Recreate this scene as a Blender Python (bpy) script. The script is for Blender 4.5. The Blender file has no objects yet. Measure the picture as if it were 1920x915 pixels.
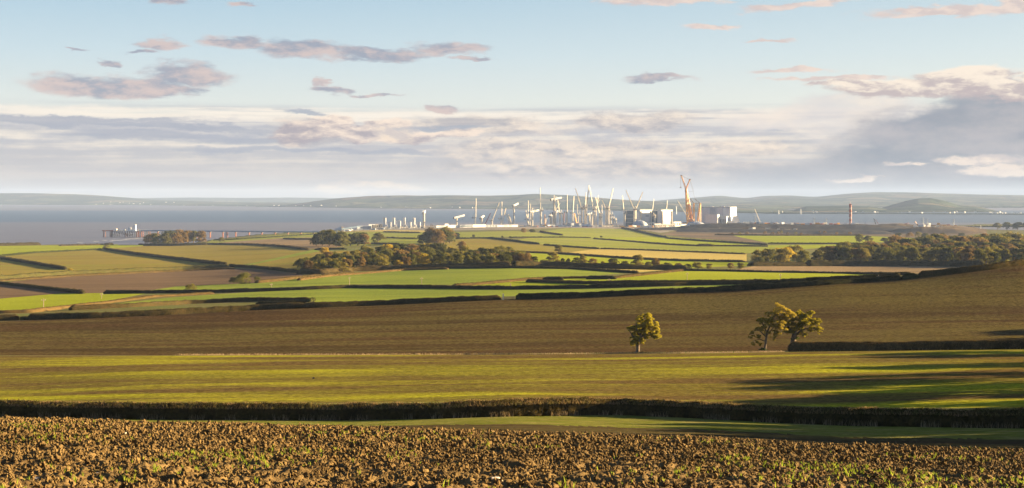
import bpy, bmesh, math, random
import numpy as np
from mathutils import Vector, Matrix, noise as mnoise
from mathutils.geometry import delaunay_2d_cdt

random.seed(7)
rng = np.random.default_rng(11)
SC = bpy.context.scene
COL = SC.collection

# ------------------------------------------------------------------ camera, sun, sky, exposure
CAMZ = 110.0
HOR = 371.0            # row of the horizon in the 1920 px wide picture
F = 2667.0             # focal length in the same pixels (50 mm on 36 mm)
cd = bpy.data.cameras.new('camera')
cd.lens = 50.0
cd.sensor_width = 36.0
cd.clip_start = 0.5
cd.clip_end = 120000.0
cd.shift_y = -(457.5 - HOR) / 1920.0
cam = bpy.data.objects.new('camera', cd)
cam.location = (0, 0, CAMZ)
cam.rotation_euler = (math.radians(90), 0, 0)
COL.objects.link(cam)
SC.camera = cam

SUN_EL = math.radians(9.8)
SUN_AZ = math.radians(76.0)      # clockwise from the viewing direction (+Y)
sd = Vector((math.sin(SUN_AZ) * math.cos(SUN_EL), math.cos(SUN_AZ) * math.cos(SUN_EL), math.sin(SUN_EL)))
sl = bpy.data.lights.new('sun', 'SUN')
sl.energy = 5.0
sl.angle = math.radians(0.6)
sl.color = (1.0, 0.74, 0.40)
so = bpy.data.objects.new('sun', sl)
so.rotation_euler = (-sd).to_track_quat('-Z', 'Y').to_euler()
so.location = (200, 100, 300)
COL.objects.link(so)

SC.view_settings.view_transform = 'Standard'
SC.view_settings.look = 'None'
SC.view_settings.exposure = 2.75
SC.view_settings.gamma = 1.0
SC.view_settings.use_curve_mapping = False
SC.cycles.max_bounces = 6
SC.cycles.diffuse_bounces = 3
SC.cycles.transparent_max_bounces = 12
SC.cycles.volume_bounces = 0


class NB:
    """small helper to write node trees as expressions"""
    def __init__(s, nt):
        s.nt = nt
        s.x = 0

    def n(s, t, **kw):
        nd = s.nt.nodes.new(t)
        s.x += 40
        nd.location = (s.x, 0)
        for k, v in kw.items():
            setattr(nd, k, v)
        return nd

    def put(s, sock, v):
        if isinstance(v, bpy.types.NodeSocket):
            s.nt.links.new(v, sock)
        elif v is not None:
            if isinstance(v, (tuple, list)) and len(v) == 3 and sock.type == 'RGBA':
                v = (*v, 1.0)
            sock.default_value = v

    def m(s, op, a, b=None, c=None, clamp=False):
        nd = s.n('ShaderNodeMath', operation=op, use_clamp=clamp)
        for i, v in enumerate((a, b, c)):
            if v is not None:
                s.put(nd.inputs[i], v)
        return nd.outputs[0]

    def add(s, a, b): return s.m('ADD', a, b)
    def sub(s, a, b): return s.m('SUBTRACT', a, b)
    def mul(s, a, b): return s.m('MULTIPLY', a, b)

    def ss(s, v, lo, hi, a=0.0, b=1.0, smooth=True):
        nd = s.n('ShaderNodeMapRange')
        if smooth:
            nd.interpolation_type = 'SMOOTHSTEP'
        for k, q in zip(('Value', 'From Min', 'From Max', 'To Min', 'To Max'), (v, lo, hi, a, b)):
            s.put(nd.inputs[k], q)
        return nd.outputs[0]

    def mix(s, f, a, b, mode='MIX'):
        nd = s.n('ShaderNodeMix', data_type='RGBA', blend_type=mode)
        s.put(nd.inputs[0], f)
        s.put(nd.inputs[6], a)
        s.put(nd.inputs[7], b)
        return nd.outputs[2]

    def xyz(s, x, y, z):
        nd = s.n('ShaderNodeCombineXYZ')
        for i, v in enumerate((x, y, z)):
            s.put(nd.inputs[i], v)
        return nd.outputs[0]

    def sep(s, v):
        nd = s.n('ShaderNodeSeparateXYZ')
        s.put(nd.inputs[0], v)
        return nd.outputs

    def mapping(s, v, scale=(1, 1, 1), rot=(0, 0, 0), loc=(0, 0, 0)):
        nd = s.n('ShaderNodeMapping')
        s.put(nd.inputs[0], v)
        nd.inputs['Scale'].default_value = scale
        nd.inputs['Rotation'].default_value = rot
        nd.inputs['Location'].default_value = loc
        return nd.outputs[0]

    def noise(s, v, scale=1.0, detail=3.0, rough=0.55, dist=0.0, col=False):
        nd = s.n('ShaderNodeTexNoise')
        s.put(nd.inputs['Vector'], v)
        nd.inputs['Scale'].default_value = scale
        nd.inputs['Detail'].default_value = detail
        nd.inputs['Roughness'].default_value = rough
        nd.inputs['Distortion'].default_value = dist
        return nd.outputs['Color' if col else 'Fac']

    def ramp(s, f, stops):
        nd = s.n('ShaderNodeValToRGB')
        s.put(nd.inputs[0], f)
        el = nd.color_ramp.elements
        while len(el) < len(stops):
            el.new(0.5)
        for e, (p, c) in zip(el, stops):
            e.position = p
            e.color = (*c, 1.0) if len(c) == 3 else c
        return nd.outputs[0]


def s2l(r, g, b):
    f = lambda c: (c / 255.0 / 12.92) if c / 255.0 <= 0.04045 else ((c / 255.0 + 0.055) / 1.055) ** 2.4
    return (f(r), f(g), f(b))


world = bpy.data.worlds.new('World')
SC.world = world
world.use_nodes = True
EXPG = 2.0 ** SC.view_settings.exposure


def build_world():
    nt = world.node_tree
    nt.nodes.clear()
    b = NB(nt)
    out = b.n('ShaderNodeOutputWorld')
    bg = b.n('ShaderNodeBackground')
    STR = 0.10
    bg.inputs['Strength'].default_value = STR
    K = 1.0 / (STR * EXPG)                     # display-linear value -> world colour
    sky = b.n('ShaderNodeTexSky', sky_type='NISHITA')
    sky.sun_disc = False
    sky.sun_elevation = SUN_EL
    sky.sun_rotation = SUN_AZ
    sky.altitude = 100
    sky.air_density = 1.0
    sky.dust_density = 1.2
    sky.ozone_density = 2.0
    g = b.n('ShaderNodeTexCoord').outputs['Generated']
    nrm = b.n('ShaderNodeVectorMath', operation='NORMALIZE')
    b.put(nrm.inputs[0], g)
    x, y, z = b.sep(nrm.outputs[0])
    az = b.m('ARCTAN2', x, y)
    hyp = b.m('SQRT', b.add(b.mul(x, x), b.mul(y, y)))
    el = b.m('ARCTAN2', z, hyp)                # elevation angle
    # clear sky: cream haze low down, pale blue above, going over into the Nishita sky
    grad = b.ramp(b.m('MULTIPLY', el, 1 / 0.5, clamp=True), [
        (0.0, s2l(180, 179, 183)), (0.09, s2l(210, 210, 209)), (0.135, s2l(218, 223, 221)),
        (0.20, s2l(197, 214, 223)), (0.28, s2l(170, 198, 216)), (0.5, s2l(112, 156, 196)), (1.0, s2l(70, 110, 165))])
    # left of the frame is a touch deeper, towards the sun it is warmer and lighter
    wside = b.m('MULTIPLY_ADD', b.m('COSINE', b.sub(az, SUN_AZ)), 0.5, 0.5)
    grad = b.mix(b.ss(wside, 0.45, 1.0, 0.0, 0.45), grad, b.mix(0.5, grad, s2l(255, 236, 205)))
    gk = b.n('ShaderNodeVectorMath', operation='SCALE')
    b.put(gk.inputs[0], grad)
    gk.inputs['Scale'].default_value = K
    clear = b.mix(0.05, gk.outputs[0], sky.outputs[0])

    P2 = b.xyz(az, el, 0.0)

    def dom(v, s, l=(0, 0, 0)):
        return b.mapping(v, scale=s, loc=l)
    warp = b.noise(dom(P2, (16, 52, 1)), 1.0, 9.0, 0.66, col=True)
    wv = b.n('ShaderNodeVectorMath', operation='MULTIPLY_ADD')
    b.put(wv.inputs[0], warp)
    wv.inputs[1].default_value = (0.070, 0.022, 0.0)
    wv.inputs[2].default_value = (0, 0, 0)
    wadd = b.n('ShaderNodeVectorMath', operation='ADD')
    b.put(wadd.inputs[0], P2)
    b.put(wadd.inputs[1], wv.outputs[0])
    off = b.n('ShaderNodeVectorMath', operation='SUBTRACT')
    b.put(off.inputs[0], wadd.outputs[0])
    off.inputs[1].default_value = (0.035, 0.011, 0.0)
    W = off.outputs[0]
    wx, wy, _ = b.sep(W)

    def px(p): return math.atan((p - 960) / F)
    def ro(r): return math.atan((HOR - r) / F)

    def blob(cx, cy, hw, hh, tilt=0.0, soft=1.0, src=(wx, wy)):
        """soft ellipse; 1 at its middle, 0 at its rim and negative beyond"""
        ux = b.mul(b.sub(src[0], px(cx)), F / hw)
        uy = b.mul(b.add(b.sub(src[1], ro(cy)), b.mul(b.sub(src[0], px(cx)), tilt)), F / hh)
        return b.sub(1.0, b.m('SQRT', b.add(b.mul(ux, ux), b.mul(uy, uy))))

    def union(lst):
        r = lst[0]
        for q in lst[1:]:
            r = b.m('MAXIMUM', r, q)
        return r
    fine = b.noise(dom(P2, (34, 105, 1), (3, 5, 0)), 1.0, 10.0, 0.64)
    fine2 = b.noise(dom(P2, (34, 105, 1), (3 - 0.13, 5 - 0.40, 0)), 1.0, 10.0, 0.64)   # same field a little up-sun
    def puff(dx, dy):
        v = b.n('ShaderNodeTexVoronoi', feature='SMOOTH_F1', voronoi_dimensions='2D')
        b.put(v.inputs['Vector'], b.mapping(W, scale=(30, 74, 1), loc=(dx, dy, 0)))
        v.inputs['Scale'].default_value = 1.0
        v.inputs['Detail'].default_value = 5.0
        v.inputs['Roughness'].default_value = 0.62
        v.inputs['Lacunarity'].default_value = 2.1
        v.inputs['Smoothness'].default_value = 0.6
        v.normalize = True
        return v.outputs['Distance']
    puffs0 = puff(0, 0)
    relief = b.add(b.mul(b.sub(fine, fine2), .6), b.mul(b.sub(puff(-.16, -.20), puffs0), .9))
    billow = b.noise(dom(P2, (17, 42, 1), (9, 1, 0)), 1.0, 9.0, 0.60)
    streak = b.noise(dom(P2, (5, 150, 1), (1, 7, 0)), 1.0, 4.0, 0.55)
    streak2 = b.noise(dom(P2, (11, 320, 1), (4, 2, 0)), 1.0, 4.0, 0.6)

    def C(c): return tuple(v * K for v in s2l(*c))

    def over(base, col, a):
        return b.mix(a, base, col)
    c = clear
    # thin high cream veil between the blue and the bank
    bank = b.ss(b.add(el, b.mul(b.sub(streak, 0.5), 0.014)), ro(222), ro(196), 1.0, 0.0)
    bankcol = b.mix(b.ss(b.add(streak, b.mul(b.sub(fine, .5), .5)), 0.40, 0.62), C((188, 188, 195)), C((247, 235, 219)))
    bankcol = b.mix(b.ss(el, ro(345), ro(240), 0.80, 0.0), bankcol, C((190, 185, 185)))
    c = over(c, bankcol, b.mul(bank, 0.9))
    # bright cream upper rim of the bank
    rim = b.mul(b.ss(el, ro(250), ro(218)), b.ss(b.add(el, b.mul(b.sub(billow, .5), .012)), ro(212), ro(203), 1, 0))
    c = over(c, C((252, 242, 227)), b.mul(b.mul(rim, b.ss(streak2, 0.34, 0.56)), 0.9))
    # long blue-grey streaks on the left
    st = union([blob(250, 236, 560, 9, 0.030), blob(380, 258, 470, 13, 0.030), blob(640, 285, 480, 8, 0.02),
                blob(150, 226, 300, 6, 0.01), blob(600, 240, 160, 14, 0.0)])
    c = over(c, C((164, 170, 185)), b.mul(b.ss(b.add(st, b.mul(b.sub(fine, .5), 1.2)), -0.05, 0.6), 0.8))
    # central bank of greyish cumulus with lit tops
    cb = union([blob(590, 240, 90, 34), blob(740, 246, 80, 26), blob(920, 236, 200, 26), blob(1180, 226, 150, 20),
                blob(1050, 280, 320, 28), blob(1330, 280, 220, 22), blob(900, 290, 100, 16), blob(1150, 315, 400, 20)])
    cba = b.ss(b.add(cb, b.mul(b.sub(billow, .5), 1.5)), -0.08, 0.5)
    cbc = b.mix(b.ss(b.add(b.mul(relief, 2.0), b.mul(b.sub(billow, 0.5), -1.5)), -0.45, 0.45),
                C((168, 165, 172)), C((252, 232, 210)))
    c = over(c, cbc, b.mul(cba, 0.72))
    pf = union([blob(560, 246, 58, 30), blob(612, 232, 62, 30), blob(660, 250, 60, 22), blob(735, 243, 62, 28), blob(775, 252, 50, 20), blob(850, 250, 60, 14)])
    pfa = b.ss(b.add(pf, b.mul(b.sub(fine, .5), 1.0)), 0.02, 0.34)
    shade = b.add(b.mul(relief, 2.4), b.add(b.mul(b.sub(el, ro(246)), 26.0), b.mul(b.sub(az, px(690)), 2.2)))
    c = over(c, b.mix(b.ss(shade, -0.48, 0.44), C((172, 163, 170)), C((253, 232, 212))), b.mul(pfa, 0.92))
    puffs = union([blob(700, 352, 110, 17), blob(640, 358, 55, 13), blob(135, 362, 45, 8), blob(740, 246, 55, 18)])
    pa = b.ss(b.add(puffs, b.mul(b.sub(fine, .5), 2.2)), 0.0, 0.5)
    c = over(c, b.mix(b.ss(relief, -0.08, 0.10), C((219, 206, 198)), C((247, 226, 203))), b.mul(pa, 0.8))
    dk = union([blob(1440, 251, 60, 8), blob(570, 206, 52, 6), blob(840, 240, 100, 8)])
    c = over(c, C((160, 170, 186)), b.mul(b.ss(b.add(dk, b.mul(b.sub(fine, .5), 1.4)), 0, .6), 0.8))
    # tall bright veil in front of the big cloud on the right
    vl = union([blob(1540, 215, 150, 45, -0.1), blob(1650, 235, 200, 70), blob(1440, 235, 120, 30)])
    c = over(c, b.mix(b.ss(billow, .4, .65), C((222, 216, 214)), C((246, 232, 218))), b.mul(b.ss(b.add(vl, b.mul(b.sub(billow, .5), 1.6)), 0, .6), 0.8))
    # big grey-blue cloud
    bc = union([blob(1790, 258, 240, 62), blob(1900, 232, 220, 74), blob(1700, 300, 190, 45), blob(2150, 260, 260, 70), blob(1780, 342, 540, 46)])
    bca = b.ss(b.add(bc, b.mul(b.sub(billow, .5), 1.1)), 0.0, 0.42)
    bcc = b.mix(b.ss(billow, .38, .68), C((142, 151, 165)), C((182, 179, 184)))
    bcc = b.mix(b.ss(el, ro(360), ro(300), 0.75, 0.0), bcc, C((160, 168, 177)))
    c = over(c, bcc, b.mul(bca, 0.93))
    # lit crest above it, and the lit row of puffs below
    cr = union([blob(1810, 160, 120, 24), blob(1720, 172, 210, 20), blob(1900, 182, 130, 26), blob(1600, 163, 90, 10), blob(2050, 165, 160, 30)])
    cra = b.ss(b.add(cr, b.mul(b.sub(billow, .5), 1.4)), 0.0, 0.35)
    crc = b.mix(b.ss(b.add(b.mul(relief, 2.2), b.mul(b.sub(el, ro(172)), 30.0)), -0.25, 0.4), C((196, 182, 182)), C((255, 239, 220)))
    c = over(c, crc, b.mul(cra, 0.95))
    lp = union([blob(1830, 303, 110, 12), blob(1890, 325, 110, 13), blob(1610, 337, 45, 5), blob(1680, 310, 45, 6), blob(1990, 310, 90, 16)])
    lpa = b.ss(b.add(lp, b.mul(b.sub(fine, .5), 1.8)), 0.0, 0.5)
    c = over(c, b.mix(b.ss(relief, -0.1, 0.12), C((214, 202, 198)), C((250, 232, 214))), b.mul(lpa, 0.9))
    # loose mauve clouds in the blue
    mv = union([blob(150, 165, 125, 23, 0.0), blob(255, 170, 130, 22), blob(345, 148, 90, 26, 0.0), blob(320, 172, 70, 14),
                blob(440, 86, 90, 16, .08), blob(560, 97, 110, 22, 0.02), blob(700, 101, 140, 15, 0.03), blob(840, 93, 70, 18, -0.04),
                blob(285, 93, 48, 16), blob(270, 112, 35, 5), blob(210, 129, 26, 7, .12), blob(145, 104, 40, 4, .08), blob(885, 111, 40, 5),
                blob(315, 10, 40, 14), blob(452, 17, 25, 7), blob(630, 169, 48, 11), blob(712, 176, 58, 5), blob(606, 155, 24, 5),
                blob(822, 201, 26, 8), blob(1240, 146, 70, 8)])
    mva = b.ss(b.add(mv, b.mul(b.sub(fine, .5), 1.1)), -0.02, 0.50)
    mvc = b.mix(b.ss(b.add(b.mul(relief, 1.2), b.mul(b.sub(billow, 0.5), 1.6)), -0.25, 0.25), C((150, 156, 174)), C((214, 193, 188)))
    c = over(c, mvc, b.mul(mva, 0.86))
    pk = union([blob(1240, 3, 170, 11), blob(1345, 50, 75, 6), blob(1420, 79, 55, 4), blob(1500, 16, 130, 10, -0.05), blob(1760, 40, 190, 10, 0.0),
                blob(1830, 36, 120, 14), blob(1915, 25, 45, 26), blob(1500, 135, 110, 6), blob(1560, 152, 130, 6)])
    pka = b.ss(b.add(pk, b.mul(b.sub(fine, .5), 1.6)), 0.05, 0.5)
    c = over(c, b.mix(b.ss(relief, -0.1, 0.12), C((219, 197, 190)), C((244, 218, 202))), b.mul(pka, 0.8))
    # the same kind of scattered cloud goes on round and above the frame
    rest = b.noise(dom(b.xyz(az, b.mul(el, 1.0), 4.0), (5, 13, 1)), 1.0, 6.0, 0.6)
    outf = b.m('MAXIMUM', b.ss(el, 0.16, 0.26), b.ss(b.m('ABSOLUTE', az), 0.45, 0.6))
    c = over(c, b.mix(billow, C((178, 176, 188)), C((232, 216, 208))), b.mul(b.mul(b.ss(rest, 0.55, 0.70), outf), 0.8))
    b.put(bg.inputs['Color'], c)
    nt.links.new(bg.outputs[0], out.inputs['Surface'])


build_world()

# ------------------------------------------------------------------ mesh helpers
def mesh_obj(name, V, Fc, mat=None, parent=None, smooth=False):
    me = bpy.data.meshes.new(name)
    if isinstance(V, np.ndarray):
        V = V.reshape(-1, 3)
        me.vertices.add(len(V))
        me.vertices.foreach_set('co', V.astype(np.float32).ravel())
        Fc = np.asarray(Fc)
        k = Fc.shape[1]
        me.loops.add(Fc.size)
        me.loops.foreach_set('vertex_index', Fc.astype(np.int32).ravel())
        me.polygons.add(len(Fc))
        me.polygons.foreach_set('loop_start', np.arange(0, Fc.size, k, dtype=np.int32))
        me.update(calc_edges=True)
    else:
        me.from_pydata(V, [], Fc)
        me.update()
    if smooth:
        me.polygons.foreach_set('use_smooth', np.ones(len(me.polygons), bool))
    if mat:
        me.materials.append(mat)
    o = bpy.data.objects.new(name, me)
    COL.objects.link(o)
    if parent:
        o.parent = parent
    return o


def tag(o, label=None, cat=None, group=None, kind=None):
    if label: o['label'] = label
    if cat: o['category'] = cat
    if group: o['group'] = group
    if kind: o['kind'] = kind
    return o


def thing(name, loc, label, cat, group=None, rz=0.0):
    o = bpy.data.objects.new(name, None)
    o.empty_display_size = 1.0
    o.location = loc
    o.rotation_euler = (0, 0, rz)
    COL.objects.link(o)
    return tag(o, label, cat, group)


def copy_tree(o, parent=None):
    c = o.copy()
    COL.objects.link(c)
    c.parent = parent
    for ch in list(o.children):
        copy_tree(ch, c)
    return c


class MB:
    """collects simple solids and links them as one mesh"""
    def __init__(s):
        s.v = []
        s.f = []

    def quadbox(s, P):          # 8 corners: bottom 4 ccw, top 4 ccw
        i = len(s.v)
        s.v += [tuple(p) for p in P]
        s.f += [(i, i + 3, i + 2, i + 1), (i + 4, i + 5, i + 6, i + 7)]
        for k in range(4):
            s.f.append((i + k, i + (k + 1) % 4, i + 4 + (k + 1) % 4, i + 4 + k))

    def box(s, cx, cy, z0, z1, sx, sy, rz=0.0, taper=1.0):
        c, n = math.cos(rz), math.sin(rz)
        P = []
        for z, t in ((z0, 1.0), (z1, taper)):
            for a, b_ in ((-1, -1), (1, -1), (1, 1), (-1, 1)):
                x, y = a * sx / 2 * t, b_ * sy / 2 * t
                P.append((cx + x * c - y * n, cy + x * n + y * c, z))
        s.quadbox(P)

    def bar(s, p, q, w, w2=None, n=4):
        p, q = Vector(p), Vector(q)
        d = (q - p)
        if d.length < 1e-6: return
        d.normalize()
        a = d.orthogonal().normalized() if abs(d.z) < .95 else Vector((1, 0, 0))
        if abs(d.z) < .95:
            a = d.cross(Vector((0, 0, 1))).normalized()
        b_ = d.cross(a).normalized()
        w2 = w if w2 is None else w2
        i = len(s.v)
        for c, r in ((p, w / 2), (q, w2 / 2)):
            for k in range(n):
                t = 2 * math.pi * k / n
                R = r * (1.414 if n == 4 else 1)
                s.v.append(tuple(c + a * (R * math.cos(t)) + b_ * (R * math.sin(t))))
        for k in range(n):
            s.f.append((i + k, i + (k + 1) % n, i + n + (k + 1) % n, i + n + k))
        s.f.append(tuple(i + k for k in range(n))[::-1])
        s.f.append(tuple(i + n + k for k in range(n)))

    def lathe(s, cx, cy, prof, n=16):
        i = len(s.v)
        for r, z in prof:
            for k in range(n):
                t = 2 * math.pi * k / n
                s.v.append((cx + r * math.cos(t), cy + r * math.sin(t), z))
        for j in range(len(prof) - 1):
            for k in range(n):
                s.f.append((i + j * n + k, i + j * n + (k + 1) % n, i + (j + 1) * n + (k + 1) % n, i + (j + 1) * n + k))
        s.f.append(tuple(i + k for k in range(n))[::-1])
        j = len(prof) - 1
        s.f.append(tuple(i + j * n + k for k in range(n)))

    def lattice(s, p, q, w0, w1, chord, bays, diag=None):
        p, q = Vector(p), Vector(q)
        d = (q - p).normalized()
        a = d.cross(Vector((0, 0, 1)))
        a = Vector((1, 0, 0)) if a.length < .05 else a.normalized()
        b_ = d.cross(a).normalized()
        diag = diag or chord * .6
        def cor(t, k):
            w = w0 + (w1 - w0) * t
            sx, sy = ((-1, -1), (1, -1), (1, 1), (-1, 1))[k % 4]
            return p.lerp(q, t) + a * (sx * w / 2) + b_ * (sy * w / 2)
        for k in range(4):
            s.bar(cor(0, k), cor(1, k), chord)
        for j in range(bays):
            t0, t1 = j / bays, (j + 1) / bays
            for k in range(4):
                kk = (k + 1) % 4
                if j % 2: s.bar(cor(t0, k), cor(t1, kk), diag)
                else: s.bar(cor(t0, kk), cor(t1, k), diag)
                s.bar(cor(t1, k), cor(t1, kk), diag)

    def build(s, name, mat, parent=None, smooth=False):
        if parent is not None:
            l = parent.matrix_basis.inverted() if parent.parent is None else (parent.parent.matrix_basis @ parent.matrix_basis).inverted()
            V = [tuple(l @ Vector(v)) for v in s.v]
        else:
            V = s.v
        return mesh_obj(name, V, s.f, mat, parent, smooth)


# ------------------------------------------------------------------ materials
def mat_new(name):
    m = bpy.data.materials.new(name)
    m.use_nodes = True
    nt = m.node_tree
    nt.nodes.clear()
    b = NB(nt)
    out = b.n('ShaderNodeOutputMaterial')
    return m, b, out


def finish(b, out, col, rough=0.85, bump=None, bstr=0.3, bdist=0.1, spec=0.2, metal=0.0, trans=None):
    p = b.n('ShaderNodeBsdfPrincipled')
    b.put(p.inputs['Base Color'], col)
    b.put(p.inputs['Roughness'], rough)
    p.inputs['Specular IOR Level'].default_value = spec
    p.inputs['Metallic'].default_value = metal
    if bump is not None:
        bn = b.n('ShaderNodeBump')
        bn.inputs['Strength'].default_value = bstr
        bn.inputs['Distance'].default_value = bdist
        b.put(bn.inputs['Height'], bump)
        b.put(p.inputs['Normal'], bn.outputs[0])
    sh = p.outputs[0]
    if trans:
        t = b.n('ShaderNodeBsdfTranslucent')
        b.put(t.inputs['Color'], col)
        mx = b.n('ShaderNodeMixShader')
        mx.inputs[0].default_value = trans
        b.nt.links.new(sh, mx.inputs[1])
        b.nt.links.new(t.outputs[0], mx.inputs[2])
        sh = mx.outputs[0]
    b.nt.links.new(sh, out.inputs['Surface'])


def mat_plain(name, c, c2=None, scale=0.5, rough=0.7, metal=0.0, spec=0.3, streak=False):
    m, b, out = mat_new(name)
    g = b.n('ShaderNodeNewGeometry').outputs['Position']
    v = b.mapping(g, scale=(1, 1, .25) if streak else (1, 1, 1))
    n = b.noise(v, scale, 4.0, 0.6)
    c2 = c2 or tuple(x * .78 for x in c)
    col = b.mix(b.ss(n, .35, .68), c2, c)
    finish(b, out, col, rough, None, spec=spec, metal=metal)
    return m


def mat_field(name, ca, cb, cc=None, row_dir=0.0, patch=60.0, row=3.0, rowamt=0.35, streak=(1, 1), thr=(.38, .62), blot=0.5, tram=0.0, grain=.28):
    """crop or soil: drill rows, tramlines, broad patches, fine grain"""
    m, b, out = mat_new(name)
    g = b.n('ShaderNodeNewGeometry').outputs['Position']
    r = b.mapping(g, rot=(0, 0, row_dir))
    pv = b.mapping(r, scale=(streak[0] / patch, streak[1] / patch, 0.0))
    n1 = b.noise(pv, 1.0, 5.0, 0.62, 0.6)
    n2 = b.noise(b.mapping(r, scale=(streak[0] * 5 / patch, streak[1] * 5 / patch, 0)), 1.0, 3.0, 0.6)
    f = b.add(b.mul(n1, 1 - blot * .5), b.mul(n2, blot * .5))
    if row > 0:
        rr = b.noise(b.mapping(r, scale=(0.012, 1.0 / row, 0.0)), 1.0, 2.0, 0.5)
        f = b.add(f, b.mul(b.sub(rr, 0.5), rowamt))
    col = b.mix(b.ss(f, thr[0], thr[1]), ca, cb)
    if cc:
        n3 = b.noise(b.mapping(r, scale=(streak[0] * 1.7 / patch, streak[1] * 2.3 / patch, 0), loc=(31, 7, 0)), 1.0, 4.0, 0.6)
        col = b.mix(b.ss(n3, .48, .66, 0, .8), col, cc)
    if tram:
        ry = b.sep(r)[1]
        t = b.m('ABSOLUTE', b.sub(b.m('FRACT', b.mul(ry, 1 / 24.0)), .5))
        col = b.mix(b.ss(t, .0, .035, tram, 0), col, tuple(x * .55 for x in ca))
    gr = b.noise(g, 1.6, 4.0, 0.7)
    col = b.mix(0.5, col, b.mix(b.ss(gr, .3, .7), (.55, .55, .55), (1.45, 1.45, 1.45)), 'MULTIPLY')
    g3 = b.noise(b.mapping(r, scale=(.75, .95, .3)), 1.0, 5.0, 0.75)
    col = b.mix(grain, col, b.mix(b.ss(g3, .34, .66), (.35, .33, .30), (1.65, 1.70, 1.45)), 'MULTIPLY')
    gr2 = b.noise(b.mapping(r, scale=(.25, 1.2, 1)), 1.0, 3.0, 0.7)
    finish(b, out, col, 0.95, b.add(gr, gr2), 0.6, 0.25, spec=0.0)
    return m


def mat_leaf(name, cols, trans=0.35, scale=0.22):
    m, b, out = mat_new(name)
    oi = b.n('ShaderNodeObjectInfo')
    g = b.n('ShaderNodeNewGeometry').outputs['Position']
    n = b.noise(g, scale, 3.0, 0.6)
    n2 = b.noise(g, scale * 6, 2.0, 0.6)
    f = b.add(b.mul(oi.outputs['Random'], .45), b.add(b.mul(n, .6), b.mul(b.sub(n2, .5), .55)))
    k = len(cols)
    col = b.ramp(b.ss(f, .22, .85, smooth=False), [(i / (k - 1), c) for i, c in enumerate(cols)])
    finish(b, out, col, 0.9, spec=0.0, trans=trans)
    return m


def mat_white_leaf():
    pass


M = {}
M['soil'] = None
# base colours are real-world ones (linear)
M['m_brown'] = mat_field('soil_with_thin_crop', (.066, .041, .021), (.090, .071, .026), (.043, .028, .016), row_dir=-.05, patch=110, row=6, rowamt=.35, streak=(.30, 1.8), thr=(.40, .60), blot=.7, grain=.62)
M['m_young'] = mat_field('young_crop_over_soil', (.098, .066, .027), (.150, .136, .022), (.290, .285, .020), row_dir=-.10, patch=75, row=3, rowamt=.30, streak=(.32, 1.25), thr=(.41, .64), blot=.8, grain=.6)
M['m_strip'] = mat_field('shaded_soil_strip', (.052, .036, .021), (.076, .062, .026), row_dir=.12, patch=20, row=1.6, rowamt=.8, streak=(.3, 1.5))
M['m_margin'] = mat_field('field_margin_grass', (.098, .108, .018), (.135, .142, .028), (.21, .17, .07), row_dir=0, patch=6, row=0, streak=(.6, 1))
M['m_green'] = mat_field('blue_green_crop', (.150, .190, .036), (.190, .228, .040), (.220, .248, .042), row_dir=.25, patch=120, row=6, rowamt=.4, tram=.45, streak=(.5, 1.2))
M['m_bright'] = mat_field('bright_yellow_green_crop', (.205, .235, .020), (.245, .270, .024), None, row_dir=.1, patch=140, row=6, rowamt=.3, tram=.3, streak=(.5, 1))
M['m_grass'] = mat_field('pasture', (.170, .195, .038), (.225, .240, .042), (.240, .220, .062), row_dir=.3, patch=150, row=8, rowamt=.3, tram=.3, streak=(.4, 1))
M['m_olive'] = mat_field('olive_stubble', (.180, .143, .036), (.225, .178, .042), (.190, .185, .034), row_dir=-.2, patch=200, row=9, rowamt=.35, streak=(.35, 1), tram=.25)
M['m_gold'] = mat_field('golden_stubble', (.33, .26, .085), (.39, .31, .10), None, row_dir=.15, patch=150, row=8, rowamt=.4, streak=(.3, 1))
M['m_tan'] = mat_field('pale_cultivated_soil', (.200, .145, .085), (.250, .180, .105), None, row_dir=.1, patch=130, row=7, rowamt=.5, streak=(.3, 1))
M['m_plough'] = mat_field('brown_ploughed_soil', (.125, .085, .055), (.150, .104, .066), (.105, .072, .048), row_dir=-.15, patch=160, row=6, rowamt=.6, streak=(.3, 1.5))
M['m_rough'] = mat_field('rough_grassland', (.125, .110, .045), (.115, .135, .045), (.170, .130, .070), row_dir=.4, patch=70, row=0, streak=(.5, 1))
M['m_earth'] = mat_field('bare_earth_works', (.110, .085, .060), (.170, .125, .082), (.075, .070, .066), row_dir=.1, patch=160, row=0, streak=(.4, 1))
M['m_site'] = mat_field('construction_ground', (.20, .18, .155), (.28, .25, .21), (.16, .12, .09), row_dir=0, patch=80, row=0)
M['m_spoil'] = mat_field('dark_spoil_embankment', (.045, .045, .050), (.060, .058, .060), (.085, .070, .055), row_dir=0, patch=110, row=0, streak=(.5, 1))


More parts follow.
